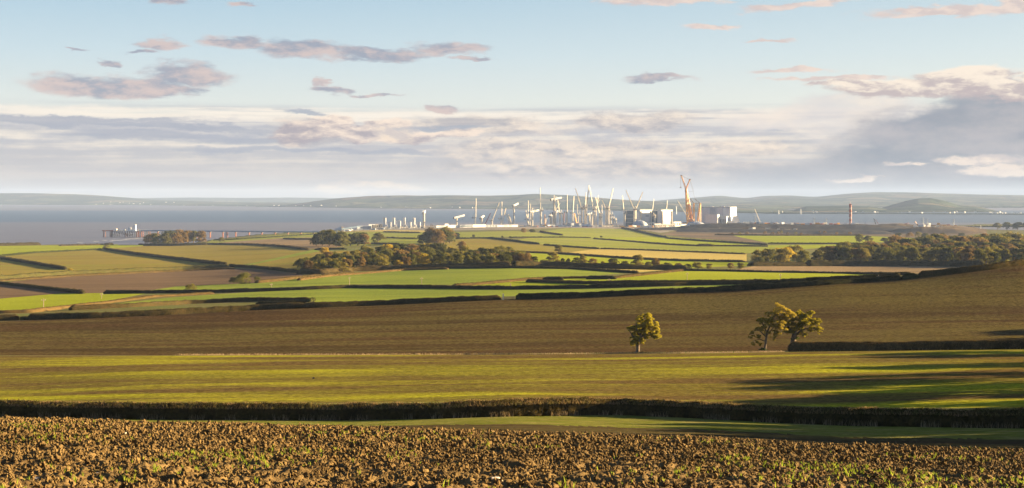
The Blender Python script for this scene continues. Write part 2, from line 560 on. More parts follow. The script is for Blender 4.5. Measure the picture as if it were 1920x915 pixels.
def mat_hills(name, woods, cell=420.0):
    """patchwork of far fields with hedges, and woods over part of it"""
    m, b, out = mat_new(name)
    g = b.n('ShaderNodeNewGeometry').outputs['Position']
    wob = b.noise(b.mapping(g, scale=(1 / 900, 1 / 900, 0)), 1.0, 3.0, .6, col=True)
    gg = b.n('ShaderNodeVectorMath', operation='MULTIPLY_ADD')
    b.put(gg.inputs[0], wob); gg.inputs[1].default_value = (420, 420, 0); b.put(gg.inputs[2], g)
    def vor(feat):
        v = b.n('ShaderNodeTexVoronoi', feature=feat, voronoi_dimensions='2D')
        b.put(v.inputs['Vector'], b.mapping(gg.outputs[0], scale=(1 / cell, .8 / cell, 0), rot=(0, 0, .35)))
        v.inputs['Scale'].default_value = 1.0
        return v
    v = vor('F1')
    r = b.sep(v.outputs['Color'])
    col = b.ramp(r[0], [(0, (.040, .060, .035)), (.3, (.065, .080, .045)), (.5, (.115, .115, .065)), (.7, (.13, .10, .065)), (.85, (.055, .070, .040)), (1, (.090, .110, .050))])
    ed = vor('DISTANCE_TO_EDGE').outputs['Distance']
    col = b.mix(b.ss(ed, .02, .07, .75, 0), col, (.018, .030, .018))
    n = b.noise(b.mapping(g, scale=(1 / 800, 1 / 500, 0)), 1.0, 6.0, .62)
    col = b.mix(b.ss(n, woods - .03, woods + .03), col, (.020, .034, .020))
    finish(b, out, col, .95, b.noise(b.mapping(g, scale=(1 / 60, 1 / 60, 0)), 1.0, 4.0, .7), .8, 14.0, spec=0.0)
    return m


M['m_far'] = mat_hills('far_fields', .52)
M['m_farwood'] = mat_hills('far_wooded_slope', .47)
M['white'] = mat_plain('white_cladding', (.74, .73, .70), (.60, .59, .57), .05, .55, streak=True)
M['pinkish'] = mat_plain('faded_pink_paint', (.56, .34, .27), None, .2, .5)
M['cream'] = mat_plain('cream_steel', (.72, .66, .54), (.62, .56, .46), .3, .5)
M['pale'] = mat_plain('pale_grey_cladding', (.52, .55, .58), (.44, .46, .50), .08, .6, streak=True)
M['grey'] = mat_plain('grey_cladding', (.36, .40, .45), (.29, .33, .38), .1, .6, streak=True)
M['blueglass'] = mat_plain('dark_blue_cladding', (.085, .13, .17), (.05, .085, .12), .12, .35, spec=.5)
M['dark'] = mat_plain('dark_steel', (.05, .05, .055), None, .5, .6)
M['orange'] = mat_plain('orange_crane_paint', (.74, .36, .07), (.64, .30, .05), .2, .45)
M['yellow'] = mat_plain('yellow_crane_paint', (.78, .43, .07), (.66, .35, .05), .2, .45)
M['red'] = mat_plain('red_paint', (.42, .09, .05), None, .2, .5)
M['rust'] = mat_plain('rusty_steel', (.28, .115, .07), (.16, .07, .05), .25, .8)
M['purple'] = mat_plain('dark_red_boom', (.13, .045, .06), None, .3, .6)
M['roofgrey'] = mat_plain('grey_roof_sheet', (.33, .35, .38), (.28, .30, .33), .1, .5)
M['concrete'] = mat_plain('concrete', (.36, .33, .29), (.25, .22, .19), .15, .85, streak=True)
M['wood'] = mat_plain('weathered_wood', (.33, .26, .18), (.22, .17, .12), 2.0, .85)
M['flint'] = mat_plain('flint_stone', (.52, .46, .38), (.30, .25, .20), 18, .75)
M['bird'] = mat_plain('black_feathers', (.02, .02, .02), None, 5, .6)
M['bark'] = mat_plain('grey_bark', (.16, .12, .08), (.07, .05, .035), 3.0, .9)
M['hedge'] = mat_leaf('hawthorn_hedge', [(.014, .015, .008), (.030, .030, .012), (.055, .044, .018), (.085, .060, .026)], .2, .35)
M['hedge_near'] = mat_leaf('hawthorn_hedge_near', [(.030, .024, .010), (.068, .050, .018), (.125, .086, .030), (.18, .115, .045)], .3, .5)
M['hedgetop'] = mat_leaf('hedge_top_twigs', [(.12, .075, .035), (.21, .13, .06), (.28, .18, .09), (.12, .12, .03)], .3, .6)
M['hedgetan'] = mat_leaf('dry_tan_hedge', [(.05, .042, .017), (.10, .070, .028), (.14, .095, .038)], .25, .12)
M['hedgegreen'] = mat_leaf('sunlit_leafy_hedge', [(.022, .028, .010), (.052, .058, .018), (.085, .072, .026)], .25, .12)  # lighter leaf copy; sunlight on the lit hedge pieces is put into it
M['straw'] = mat_leaf('dry_grass_stalks', [(.22, .16, .09), (.34, .26, .15)], .3, .8)
M['leaf_dark'] = mat_leaf('dark_oak_leaves', [(.040, .046, .014), (.080, .082, .020), (.130, .112, .028)], .4, .10)
M['leaf_olive'] = mat_leaf('olive_leaves', [(.080, .086, .020), (.150, .138, .030), (.200, .160, .036)], .4, .10)
M['leaf_russet'] = mat_leaf('russet_leaves', [(.095, .066, .025), (.165, .112, .038), (.215, .142, .050)], .4, .10)
M['leaf_gold'] = mat_leaf('golden_leaves', [(.20, .165, .022), (.34, .255, .028), (.44, .31, .035)], .45, .12)
M['leaf_hero'] = mat_leaf('turning_oak_leaves', [(.20, .18, .018), (.36, .30, .030), (.48, .36, .036)], .55, .35)
M['leaf_hero_tan'] = mat_leaf('thin_brown_autumn_leaves', [(.24, .19, .032), (.37, .29, .045), (.46, .35, .055)], .50, .35)
M['ivy'] = mat_leaf('ivy', [(.035, .055, .014), (.075, .105, .022)], .2, .5)
M['wheat'] = mat_leaf('wheat_shoots', [(.14, .22, .022), (.25, .31, .032), (.33, .36, .045)], .5, 2.0)


def mat_soil_near():
    m, b, out = mat_new('broken_clay_soil')
    g = b.n('ShaderNodeNewGeometry').outputs['Position']
    n = b.noise(g, 7.0, 5.0, 0.65)
    n2 = b.noise(g, 60.0, 3.0, 0.7)
    n3 = b.noise(b.mapping(g, scale=(.25, .6, .1)), 1.0, 3.0, 0.5)
    col = b.mix(b.ss(n, .35, .65), (.062, .037, .014), (.150, .098, .038))
    col = b.mix(b.ss(n2, .3, .75, 0, .6), col, (.200, .140, .062))
    col = b.mix(b.ss(n3, .45, .7, 0, .35), col, (.070, .040, .018))
    finish(b, out, col, 0.95, n2, 0.5, 0.02, spec=0.05)
    return m


M['soil'] = mat_soil_near()


def mat_sea():
    m, b, out = mat_new('silty_sea_water')
    g = b.n('ShaderNodeNewGeometry').outputs['Position']
    y = b.sep(g)[1]
    n = b.noise(b.mapping(g, scale=(.00012, .0009, 0)), 1.0, 4.0, 0.55, 0.4)
    yy = b.add(y, b.mul(b.sub(n, .5), 1800.0))
    # silty shallows; the dark blue band paints cloud shadow into the water colour
    silt_shadow = b.ss(b.m('ABSOLUTE', b.sub(yy, 9200.0)), 2700.0, 3500.0)
    fine = b.noise(b.mapping(g, scale=(.0012, .012, 0)), 1.0, 4.0, 0.6)
    col = b.mix(silt_shadow, (.026, .050, .088), (.092, .084, .098))
    col = b.mix(b.ss(fine, .42, .62, 0, .55), col, b.mix(silt_shadow, (.042, .070, .110), (.125, .112, .122)))
    w = b.noise(b.mapping(g, scale=(.10, .22, .1)), 1.0, 3.0, 0.6)
    finish(b, out, col, 0.45, w, 0.5, 1.2, spec=0.35)
    return m


M['sea'] = mat_sea()

# ------------------------------------------------------------------ terrain
# per column of the view: (distance, picture row of the ground there)
PROF = {
    0:    [(2, 3205), (6, 1130), (13, 903), (20, 848), (28, 806), (36, 793), (46, 793), (70, 795), (100, 799), (130, 794), (160, 786), (177, 783), (200, 766), (350, 668), (372, 664), (440, 627), (490, 601), (600, 588), (850, 555), (1300, 515), (1800, 490), (2500, 470), (3050, 459.5)],
    320:  [(2, 3205), (6, 1134), (13, 908), (20, 853), (28, 814), (36, 802), (46, 803), (70, 804), (100, 806), (130, 801), (160, 792), (177, 787), (200, 760), (350, 667), (372, 664), (440, 624), (505, 589), (620, 577), (850, 550), (1250, 518), (1800, 488), (2500, 468), (3200, 458)],
    640:  [(2, 3205), (6, 1138), (13, 912), (20, 858), (28, 821), (36, 810), (46, 810), (70, 811), (100, 812), (130, 804), (160, 794), (177, 788), (200, 759), (350, 666), (372, 663), (440, 619), (519, 577), (640, 565), (900, 535), (1150, 513), (1500, 490), (2200, 465), (3200, 446), (4300, 434), (4700, 432)],
    960:  [(2, 3205), (6, 1142), (13, 916), (20, 864), (28, 829), (36, 819), (46, 818), (70, 816), (100, 813), (130, 799), (160, 786), (177, 780), (200, 753), (350, 665), (372, 662), (440, 614), (528, 563), (650, 554), (850, 533), (1150, 502), (1500, 488), (2200, 465), (3200, 443), (4000, 431), (4500, 426), (5000, 425), (5500, 422)],
    1280: [(2, 3205), (6, 1148), (13, 921), (20, 871), (28, 838), (36, 830), (46, 829), (70, 828), (100, 823), (130, 807), (160, 790), (177, 783), (200, 757), (350, 663), (372, 660), (440, 612), (535, 549), (670, 541), (900, 523), (1150, 509), (1500, 495), (2200, 471), (3000, 455), (3700, 445), (4500, 429), (5000, 424), (5500, 421)],
    1600: [(2, 3205), (6, 1154), (13, 928), (20, 880), (28, 850), (36, 845), (46, 843), (70, 840), (100, 836), (125, 821), (145, 806), (160, 799), (180, 779), (350, 659), (372, 656), (440, 606), (545, 530), (670, 526), (1100, 515), (1400, 503), (1900, 484), (2500, 467), (3200, 452), (4000, 441), (4500, 436), (5000, 428), (5600, 424)],
    1920: [(2, 3205), (6, 1160), (13, 934), (20, 889), (28, 860), (36, 855), (46, 852), (70, 848), (100, 842), (120, 825), (138, 808), (150, 802), (170, 783), (350, 656), (372, 652), (440, 604), (500, 552), (560, 495), (700, 500), (1400, 497), (1900, 486), (2500, 469), (3300, 451), (4300, 437), (5200, 428), (5700, 422)],
}


def pchip(xs, ys):
    xs = np.array(xs, float); ys = np.array(ys, float)
    h = np.diff(xs); d = np.diff(ys) / h
    mslope = np.zeros_like(xs)
    mslope[0], mslope[-1] = d[0], d[-1]
    for i in range(1, len(xs) - 1):
        if d[i - 1] * d[i] > 0:
            w1, w2 = 2 * h[i] + h[i - 1], h[i] + 2 * h[i - 1]
            mslope[i] = (w1 + w2) / (w1 / d[i - 1] + w2 / d[i])
    def f(x):
        x = np.clip(x, xs[0], xs[-1] + 4000)
        i = np.clip(np.searchsorted(xs, x) - 1, 0, len(xs) - 2)
        t = (x - xs[i]) / h[i]
        over = t > 1
        t = np.clip(t, 0, 1)
        r = ((1 + 2 * t) * (1 - t) ** 2 * ys[i] + t * (1 - t) ** 2 * h[i] * mslope[i] + t * t * (3 - 2 * t) * ys[i + 1] + t * t * (t - 1) * h[i] * mslope[i + 1])
        return np.where(over, ys[-1], r)
    return f


KX = np.array(sorted(PROF))
KF = [pchip([p[0] for p in PROF[k]], [CAMZ - p[0] * (p[1] - HOR) / F for p in PROF[k]]) for k in KX]
COAST = pchip([-1500, -200, 0, 320, 430, 520, 600, 650, 720, 960, 1280, 1600, 1920, 2300, 4000],
              [2950, 2960, 3060, 3230, 3700, 4150, 4500, 4900, 5400, 5550, 5600, 5750, 6000, 6300, 6300])


def tz(x, y):
    """ground height"""
    x = np.asarray(x, float); y = np.asarray(y, float)
    yy = np.maximum(y, 1.0)
    p = 960 + F * x / yy
    pc = np.clip(p, 0, 1920 - 1e-6)
    i = np.clip((pc // 320).astype(int), 0, len(KX) - 2)
    t = (pc - KX[i]) / 320.0
    t = t * t * (3 - 2 * t) * .5 + t * .5
    Z = np.stack([f(yy) for f in KF])
    a = np.take_along_axis(Z, i[None, ...], 0)[0]
    c = np.take_along_axis(Z, i[None, ...] + 1, 0)[0]
    z = a + (c - a) * t
    cst = COAST(np.clip(p, -1500, 4000))
    k = np.clip((y - cst) / 40.0, 0, 1)
    z = z * (1 - k) + (-4.0) * k
    return z


def tz1(x, y):
    return float(tz(np.array([x]), np.array([y]))[0])


def hit(px, row, ymin=8.0, ymax=6200.0):
    """where the line of sight through (px,row) meets the ground beyond ymin"""
    Y = np.geomspace(ymin, ymax, 700)
    u = (px - 960) / F
    r = HOR + F * (CAMZ - tz(u * Y, Y)) / Y
    k = np.nonzero(r <= row)[0]
    if len(k) == 0:
        j = int(np.argmin(r))
        y = Y[j]
    elif k[0] == 0:
        y = Y[0]
    else:
        j = k[0]
        t = (r[j - 1] - row) / max(1e-9, r[j - 1] - r[j])
        y = Y[j - 1] + (Y[j] - Y[j - 1]) * t
    return (u * y, y, tz1(u * y, y))


def mpp(y):
    return y / F


def dens(pts, step=24.0):
    out = []
    for (a, b_) in zip(pts[:-1], pts[1:]):
        n = max(1, int(max(abs(b_[0] - a[0]) / step, abs(b_[1] - a[1]) / 8)))
        for k in range(n):
            t = k / n
            out.append((a[0] + (b_[0] - a[0]) * t, a[1] + (b_[1] - a[1]) * t))
    out.append(pts[-1])
    return out


# fields, later ones lie over earlier ones: (name, material, nearest distance looked at, outline, label)
FIELDS = [
    ('young_crop_field', 'm_young', 185, [(-300, 760), (300, 759), (960, 752), (1280, 756), (1600, 764), (2300, 766), (2300, 651), (1920, 655), (1700, 656), (1480, 660), (1200, 663), (900, 664), (640, 666), (300, 667), (-300, 668)], 'green and brown streaked field of young crop behind the long near hedge'),
    ('brown_field', 'm_brown', 360, [(-300, 667), (300, 666), (640, 665), (900, 663), (1200, 661), (1480, 658), (1700, 654), (2300, 650), (2300, 480), (1920, 495), (1800, 512), (1700, 523), (1600, 530), (1440, 541), (1280, 549), (1120, 556), (960, 561), (800, 568), (640, 575), (480, 581), (320, 590), (160, 597), (0, 603), (-300, 612)], 'wide brown hillside field rising to the right behind the three oaks'),
    ('green_field', 'm_green', 560, [(200, 572), (300, 559), (480, 547), (660, 539), (800, 541), (960, 543), (1140, 541), (1440, 531), (1560, 527), (1690, 522), (1600, 530), (1440, 540), (1280, 548), (960, 560), (590, 577), (590, 562), (480, 561), (300, 572)], 'long thin strip of blue green crop above the brown hillside'),
    ('rough_strip', 'm_rough', 560, [(130, 577), (300, 572), (480, 561), (585, 562), (585, 577), (480, 578), (280, 588), (60, 597), (-300, 606), (-300, 592), (0, 588)], 'strip of rough tan grass below the dark hedge, left'),
    ('bright_field', 'm_bright', 620, [(-300, 566), (0, 560), (115, 550), (280, 549), (215, 562), (150, 571), (90, 578), (0, 586), (-300, 592)], 'bright yellow green field at the left edge, above the brown hillside'),
    ('rough_strip', 'm_rough', 620, [(150, 572), (215, 562), (280, 551), (330, 548), (400, 549), (300, 560), (200, 571), (130, 578)], 'rough tan bank beside the bright left field'),
    ('green_field', 'm_green', 640, [(270, 546), (330, 537), (480, 531), (560, 521), (665, 511), (760, 504), (850, 502), (960, 501), (1080, 503), (1190, 511), (1110, 517), (1020, 519), (960, 524), (860, 534), (660, 533), (480, 541)], 'broad blue green field in front of the middle wood'),
    ('bright_field', 'm_bright', 640, [(860, 536), (960, 526), (1100, 519), (1155, 520), (1200, 515), (1290, 508), (1440, 510), (1600, 514), (1745, 516), (1690, 521), (1550, 525), (1440, 528), (1140, 536), (960, 539)], 'bright lime field on the right of the broad blue green field'),
    ('pale_strip', 'm_gold', 700, [(940, 499), (960, 497), (1100, 498), (1280, 504), (1200, 510), (1080, 502), (960, 501)], 'thin pale strip above the broad blue green field'),
    ('tan_field', 'm_tan', 800, [(1380, 505), (1420, 498), (1500, 497), (1700, 497), (2300, 500), (1835, 503), (1745, 513), (1600, 511), (1440, 508)], 'pinkish tan ploughed field in front of the right hand wood'),
    ('ploughed_field', 'm_plough', 760, [(-300, 540), (0, 530), (160, 514), (300, 510), (440, 503), (500, 506), (570, 514), (560, 520), (480, 530), (330, 537), (270, 546), (160, 550), (115, 550), (0, 560), (-300, 566)], 'brown ploughed field on the left, crossed by a dark hedge'),
    ('olive_field', 'm_olive', 900, [(-300, 540), (0, 522), (130, 511), (300, 504), (430, 500), (440, 498), (420, 496), (195, 467), (100, 471), (0, 480), (-300, 486)], 'olive field between two hedges at far left'),
    ('bright_field', 'm_bright', 1200, [(-300, 486), (0, 480), (100, 471), (190, 466), (300, 461), (262, 456), (200, 459), (112, 460), (-300, 460)], 'yellow green field on the coast at far left'),
    ('olive_field', 'm_olive', 900, [(195, 467), (270, 461), (380, 459), (480, 460), (577, 468), (560, 478), (480, 492), (440, 498), (420, 496)], 'olive field in front of the dense coastal copse'),
    ('green_verge', 'm_green', 900, [(440, 500), (480, 492), (560, 474), (590, 468), (600, 471), (520, 487), (480, 495), (450, 502)], 'narrow curving green verge beside the olive field'),
    ('olive_field', 'm_olive', 900, [(480, 495), (520, 487), (600, 471), (650, 470), (600, 490), (565, 508), (480, 503), (450, 502)], 'small olive field left of the middle wood, striped with tree shadow'),
    ('tan_field', 'm_tan', 1300, [(375, 456), (480, 447), (590, 441), (640, 447), (640, 463), (577, 467), (480, 458)], 'tan field left of the oak clump'),
    ('bright_field', 'm_grass', 1300, [(375, 458), (400, 449), (480, 444), (590, 436), (640, 436), (640, 444), (533, 446), (440, 453)], 'golden green field under the long sea jetty'),
    ('golden_field', 'm_gold', 1600, [(640, 434), (719, 431), (790, 432), (830, 433), (830, 436), (719, 434)], 'thin golden stubble strip below the white silos'),
    ('grass_field', 'm_grass', 1300, [(640, 436), (719, 434), (830, 436), (960, 433), (1010, 436), (1060, 440), (1107, 445), (960, 444), (860, 446), (780, 456), (720, 458), (640, 462)], 'yellow green fields between the coast and the middle wood'),
    ('olive_field', 'm_olive', 1300, [(820, 456), (860, 447), (930, 448), (1010, 457), (1122, 466), (1190, 468), (1080, 472), (1120, 478), (990, 472), (852, 471), (800, 470)], 'olive field with one lone tree, right of the middle wood'),
    ('bright_field', 'm_bright', 1000, [(840, 474), (960, 472), (1060, 478), (1184, 485), (1397, 491), (1420, 497), (1280, 503), (1100, 497), (960, 496), (900, 492)], 'bright field glimpsed behind the row of hedgerow trees'),
    ('golden_field', 'm_gold', 1300, [(1060, 474), (1110, 468), (1196, 467), (1300, 471), (1400, 476), (1400, 490), (1184, 484)], 'golden stubble field in the middle distance'),
    ('grass_field', 'm_grass', 1500, [(960, 452), (990, 446), (1107, 445), (1305, 460), (1440, 461), (1600, 460), (1440, 473), (1397, 475), (1196, 467), (1122, 465), (1010, 458)], 'light green field above the golden stubble'),
    ('bright_field', 'm_bright', 1700, [(1110, 446), (1180, 442), (1249, 444), (1340, 450), (1438, 458), (1310, 460)], 'wedge of bright green crop below the crest'),
    ('grass_field', 'm_grass', 1700, [(1010, 435), (1060, 428), (1150, 426), (1200, 432), (1249, 444), (1110, 446), (1060, 440)], 'green crest field directly below the construction site'),
    ('bright_field', 'm_bright', 1700, [(1370, 441), (1440, 441), (1600, 441), (1730, 448), (1740, 453), (1600, 455), (1440, 455)], 'yellow green field under the dark spoil bank'),
    ('bright_field', 'm_bright', 1500, [(1440, 460), (1590, 458), (1600, 462), (1520, 466), (1440, 463)], 'narrow green strip left of the right hand wood'),
    ('grass_field', 'm_grass', 1700, [(1775, 444), (1850, 447), (1850, 452), (1775, 451)], 'sliver of green field above the right hand wood'),
    ('rough_field', 'm_rough', 1700, [(1780, 424), (2300, 424), (2300, 460), (1780, 440)], 'rough green grassland near the coast at far right'),
    ('earthworks', 'm_earth', 1700, [(1240, 440), (1270, 432), (1640, 428), (1740, 428), (1850, 436), (1800, 443), (1730, 446), (1600, 440), (1438, 440), (1370, 440), (1438, 457), (1340, 449)], 'bare brown earthworks beside the spoil bank'),
    ('construction_ground', 'm_site', 3900, [(640, 434), (700, 431), (830, 432), (960, 431), (1060, 427), (1200, 430), (1240, 437), (1270, 431), (1780, 428), (1780, 419), (1200, 419), (640, 419)], 'pale trampled ground of the construction site'),
]


def inside(px_, py_, poly):
    n = len(poly)
    r = np.zeros(px_.shape, bool)
    j = n - 1
    for i in range(n):
        xi, yi = poly[i]; xj, yj = poly[j]
        if yi != yj:
            c = ((yi > py_) != (yj > py_)) & (px_ < (xj - xi) * (py_ - yi) / (yj - yi) + xi)
            r ^= c
        j = i
    return r


def build_ground():
    S = 3.0      # u is stretched so triangles stay well shaped
    pts = []
    us = np.concatenate([np.linspace(-1.3, -.42, 14), np.linspace(-.40, .40, 121), np.linspace(.42, 1.3, 14)])
    ls = np.concatenate([np.linspace(math.log(1.5), math.log(40), 28)[:-1], np.linspace(math.log(40), math.log(6600), 190)])
    # a slightly rougher sampling further away would show on the skyline of each crest, so keep it even
    U, L = np.meshgrid(us, ls)
    pts = [(float(a) * S, float(b_)) for a, b_ in zip(U.ravel(), L.ravel())]
    polys = []
    edges = []
    for name, mat, ymin, outl, label in FIELDS:
        ring = dens(outl + [outl[0]])[:-1]
        q = []
        for (px_, row) in ring:
            x, y, z = hit(px_, row, ymin)
            q.append((x / y * S, math.log(y)))
        polys.append(q)
        i = len(pts)
        pts += q
        n = len(q)
        edges += [(i + k, i + (k + 1) % n) for k in range(n)]
    vo, eo, fo, _, _, _ = delaunay_2d_cdt([Vector(p) for p in pts], edges, [], 0, 1e-5, False)
    V = np.array([(p[0], p[1]) for p in vo])
    tri = np.array([f for f in fo if len(f) == 3])
    c = V[tri].mean(1)
    owner = np.full(len(tri), -1)
    for k, q in enumerate(polys):
        owner[inside(c[:, 0], c[:, 1], q)] = k
    Y = np.exp(V[:, 1]); X = V[:, 0] / S * Y
    Z = tz(X, Y)
    Z = np.where(Y < 52, Z - .16, Z)
    W = np.stack([X, Y, Z], 1)

    def part(sel, name, mat, label):
        t = tri[sel]
        if len(t) == 0: return
        a = W[t]
        nz = np.cross(a[:, 1] - a[:, 0], a[:, 2] - a[:, 0])[:, 2]
        t = np.where((nz < 0)[:, None], t[:, ::-1], t)
        used, inv = np.unique(t, return_inverse=True)
        o = mesh_obj(name, W[used], inv.reshape(-1, 3), M[mat], smooth=True)
        tag(o, label, None, None, 'structure')
    rest = owner < 0
    cy = np.exp(c[:, 1])
    cr = HOR + F * (CAMZ - tz(c[:, 0] / S * cy, cy)) / cy
    near = cy < 185
    # the strip between the near crest and the long hedge: grass headland next to the hedge, thin crop before it
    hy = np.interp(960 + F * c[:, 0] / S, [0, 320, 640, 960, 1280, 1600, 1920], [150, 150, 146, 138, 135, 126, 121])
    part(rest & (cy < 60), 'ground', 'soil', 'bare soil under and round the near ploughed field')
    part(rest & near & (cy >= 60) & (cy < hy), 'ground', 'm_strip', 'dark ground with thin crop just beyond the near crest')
    part(rest & near & (cy >= hy), 'grass_margin', 'm_margin', 'green grass headland along the foot of the long near hedge')
    part(rest & ~near & (cy < 3000), 'rough_ground', 'm_rough', 'rough grassy ground between the fields')
    part(rest & ~near & (cy >= 3000), 'coastal_ground', 'm_rough', 'rough ground near the coast')
    for k, (name, mat, ymin, outl, label) in enumerate(FIELDS):
        part(owner == k, name, mat, label)


build_ground()


# sea and the far shore ---------------------------------------------------------
def shore_y(px_):
    r = np.interp(px_, [-1500, 0, 300, 500, 700, 1000, 1200, 1300, 1450, 1700, 1920, 3400], [384, 384.5, 385.5, 388, 391, 393, 396, 398, 401, 402, 403, 404])
    return F * CAMZ / (r - HOR)


def build_sea():
    us = np.linspace(-1.0, 1.0, 60)
    ys = np.geomspace(2600, 39000, 60)
    U, Y = np.meshgrid(us, ys)
    V = np.stack([U * Y, Y, np.zeros_like(Y)], -1).reshape(-1, 3)
    n = len(us)
    idx = np.arange(len(ys) * n).reshape(len(ys), n)
    Fq = np.stack([idx[:-1, :-1], idx[:-1, 1:], idx[1:, 1:], idx[1:, :-1]], -1).reshape(-1, 4)
    tag(mesh_obj('sea', V, Fq, M['sea'], smooth=True), 'silty grey blue sea of the wide estuary', None, None, 'structure')


build_sea()


def hill_range(name, label, tops, ysh, yr, mat, rough=12.0, seed=0, back=1.25, foot=3.0, n=260, lump=1.0):
    """a ridge of hills: rises from its foot line to a crest whose outline is given, and falls away behind"""
    p0, p1 = tops[0][0], tops[-1][0]
    ps = np.linspace(p0, p1, n)
    tr = np.interp(ps, [t[0] for t in tops], [t[1] for t in tops])
    tr = np.convolve(np.pad(tr, 2, mode='edge'), np.array([1, 2, 3, 2, 1]) / 9, mode='valid')
    u = (ps - 960) / F
    y0 = ysh(ps) if callable(ysh) else np.full(n, float(ysh))
    ts = np.concatenate([np.linspace(0, 1, 26), np.linspace(1.06, 1.5, 6)])
    V = []
    for t in ts:
        y = y0 + (yr - y0) * t
        zr = CAMZ - (tr - HOR) / F * yr
        if t <= 1:
            s = t * t * (3 - 2 * t) * .6 + t * .4
            z = foot + (zr - foot) * s
        else:
            z = zr * max(0.0, 1 - ((t - 1) / .5) ** 1.3) - 5 * (t - 1) / .5
        X = u * y
        nz = np.array([mnoise.fractal(Vector((x_ / 900.0, y_ / 900.0, seed)), 1.0, 2.0, 5) for x_, y_ in zip(X, y)])
        env = math.sin(min(1, t) * math.pi) * 1.0 + (.12 if t >= 1 else 0.0) + .15 * min(1, t)
        z = z + nz * rough * env * np.clip((zr - foot) / 60, 0, 1.2) * lump
        V.append(np.stack([X, y, z], 1))
    V = np.array(V).reshape(-1, 3)
    k = len(ts)
    idx = np.arange(k * n).reshape(k, n)
    Fq = np.stack([idx[:-1, :-1], idx[:-1, 1:], idx[1:, 1:], idx[1:, :-1]], -1).reshape(-1, 4)
    o = mesh_obj(name, V, Fq, M[mat], smooth=True)
    tag(o, label, None, None, 'structure')
    return o


hill_range('hills', 'low hills of the far coast at the left, with reddish cliffs', [(-900, 368), (-600, 366), (-200, 364), (0, 362), (70, 362.5), (130, 364), (200, 367), (250, 371), (290, 375), (380, 377), (430, 379), (520, 379), (600, 381), (660, 385), (720, 388)], shore_y, 23600, 'm_farwood', 20, 1, foot=8)
hill_range('hills', 'pale distant ridge beyond the left coast', [(180, 376), (270, 371), (360, 370), (450, 371), (540, 370.5), (600, 371), (700, 373), (800, 378)], 27000, 31000, 'm_farwood', 15, 2)
hill_range('hills', 'long broad green hill behind the tower cranes', [(480, 388), (540, 384), (590, 377), (640, 371.5), (700, 367.5), (760, 366), (850, 366), (920, 367), (970, 365), (1005, 363), (1030, 364.5), (1090, 368), (1150, 373), (1200, 376), (1280, 379), (1400, 386), (1500, 390)], shore_y, 17200, 'm_far', 26, 3, foot=6)
hill_range('hills', 'high pale blue ridge at the right', [(1120, 383), (1200, 379), (1260, 374), (1310, 370), (1350, 367), (1400, 372), (1430, 367), (1480, 366), (1530, 369), (1580, 364), (1640, 360), (1700, 361), (1780, 363), (1850, 365), (1920, 366), (2200, 364), (2900, 370)], 15500, 24000, 'm_far', 24, 4, foot=6)
hill_range('hills', 'pale foothills in front of the high right hand ridge', [(1260, 392), (1330, 384), (1400, 379), (1450, 377), (1510, 381), (1600, 388), (1700, 392)], 13500, 18500, 'm_far', 20, 9, foot=5)
hill_range('hills', 'low wooded headland beside the round hill', [(1480, 397), (1498, 390), (1512, 386.5), (1560, 386), (1600, 386), (1630, 387), (1660, 391), (1690, 396)], 10600, 12200, 'm_farwood', 10, 5, foot=5)
hill_range('hills', 'rounded isolated hill on the right', [(1610, 397), (1650, 391), (1672, 384), (1700, 376.5), (1722, 372), (1745, 371.5), (1765, 375), (1785, 381), (1800, 385), (1830, 387), (1850, 391), (1880, 397)], 10800, 12900, 'm_far', 10, 6, foot=5, n=180)
hill_range('hills', 'flat shore land along the far side of the water', [(900, 391.5), (1100, 393), (1200, 394.5), (1400, 397), (1600, 397.5), (1750, 397), (1920, 398), (2300, 399), (3200, 400)], shore_y, 14500, 'm_farwood', 8, 7, foot=4, lump=4)

# ------------------------------------------------------------------ near ploughed soil
def vnoise(x, y, seed):
    xi = np.floor(x).astype(np.int64); yi = np.floor(y).astype(np.int64)
    fx = x - xi; fy = y - yi
    fx = fx * fx * (3 - 2 * fx); fy = fy * fy * (3 - 2 * fy)
    def h(a, b_):
        n = (a * 374761393 + b_ * 668265263 + seed * 1442695041) & 0xFFFFFFFF
        n = ((n ^ (n >> 13)) * 1274126177) & 0xFFFFFFFF
        n = n ^ (n >> 16)
        return (n & 0xFFFF) / 65535.0
    a = h(xi, yi); b_ = h(xi + 1, yi); c = h(xi, yi + 1); d = h(xi + 1, yi + 1)
    return (a * (1 - fx) + b_ * fx) * (1 - fy) + (c * (1 - fx) + d * fx) * fy


def soil_h(x, y):
    a = vnoise(x * 1.3, y * 1.3, 1) - .5
    r1 = 1 - np.abs(vnoise(x * 4.2 + 3, y * 4.2, 2) * 2 - 1)
    r2 = 1 - np.abs(vnoise(x * 9.5, y * 9.5 + 5, 3) * 2 - 1)
    r3 = vnoise(x * 21, y * 21, 4)
    r4 = vnoise(x * 43, y * 43, 5)
    return a * .11 + (r1 - .5) * .095 + (r2 - .5) * .060 + (r3 - .5) * .050 + (r4 - .5) * .018


def fade_near(y):
    return np.clip((52 - y) / 4.0, 0, 1)


def build_soil():
    us = np.linspace(-1, 1, 900)
    ys = np.geomspace(5.0, 54.0, 760)
    U, Y = np.meshgrid(us, ys)
    X = U * (.41 * Y + 4.0)
    Z = tz(X, Y) + soil_h(X, Y) * fade_near(Y) - .12 * (1 - fade_near(Y))
    V = np.stack([X, Y, Z], -1).reshape(-1, 3)
    n = len(us)
    idx = np.arange(len(ys) * n).reshape(len(ys), n)
    Fq = np.stack([idx[:-1, :-1], idx[:-1, 1:], idx[1:, 1:], idx[1:, :-1]], -1).reshape(-1, 4)
    tag(mesh_obj('ploughed_soil', V, Fq, M['soil'], smooth=False), 'coarse brown ploughed soil of the near field', None, None, 'structure')


build_soil()


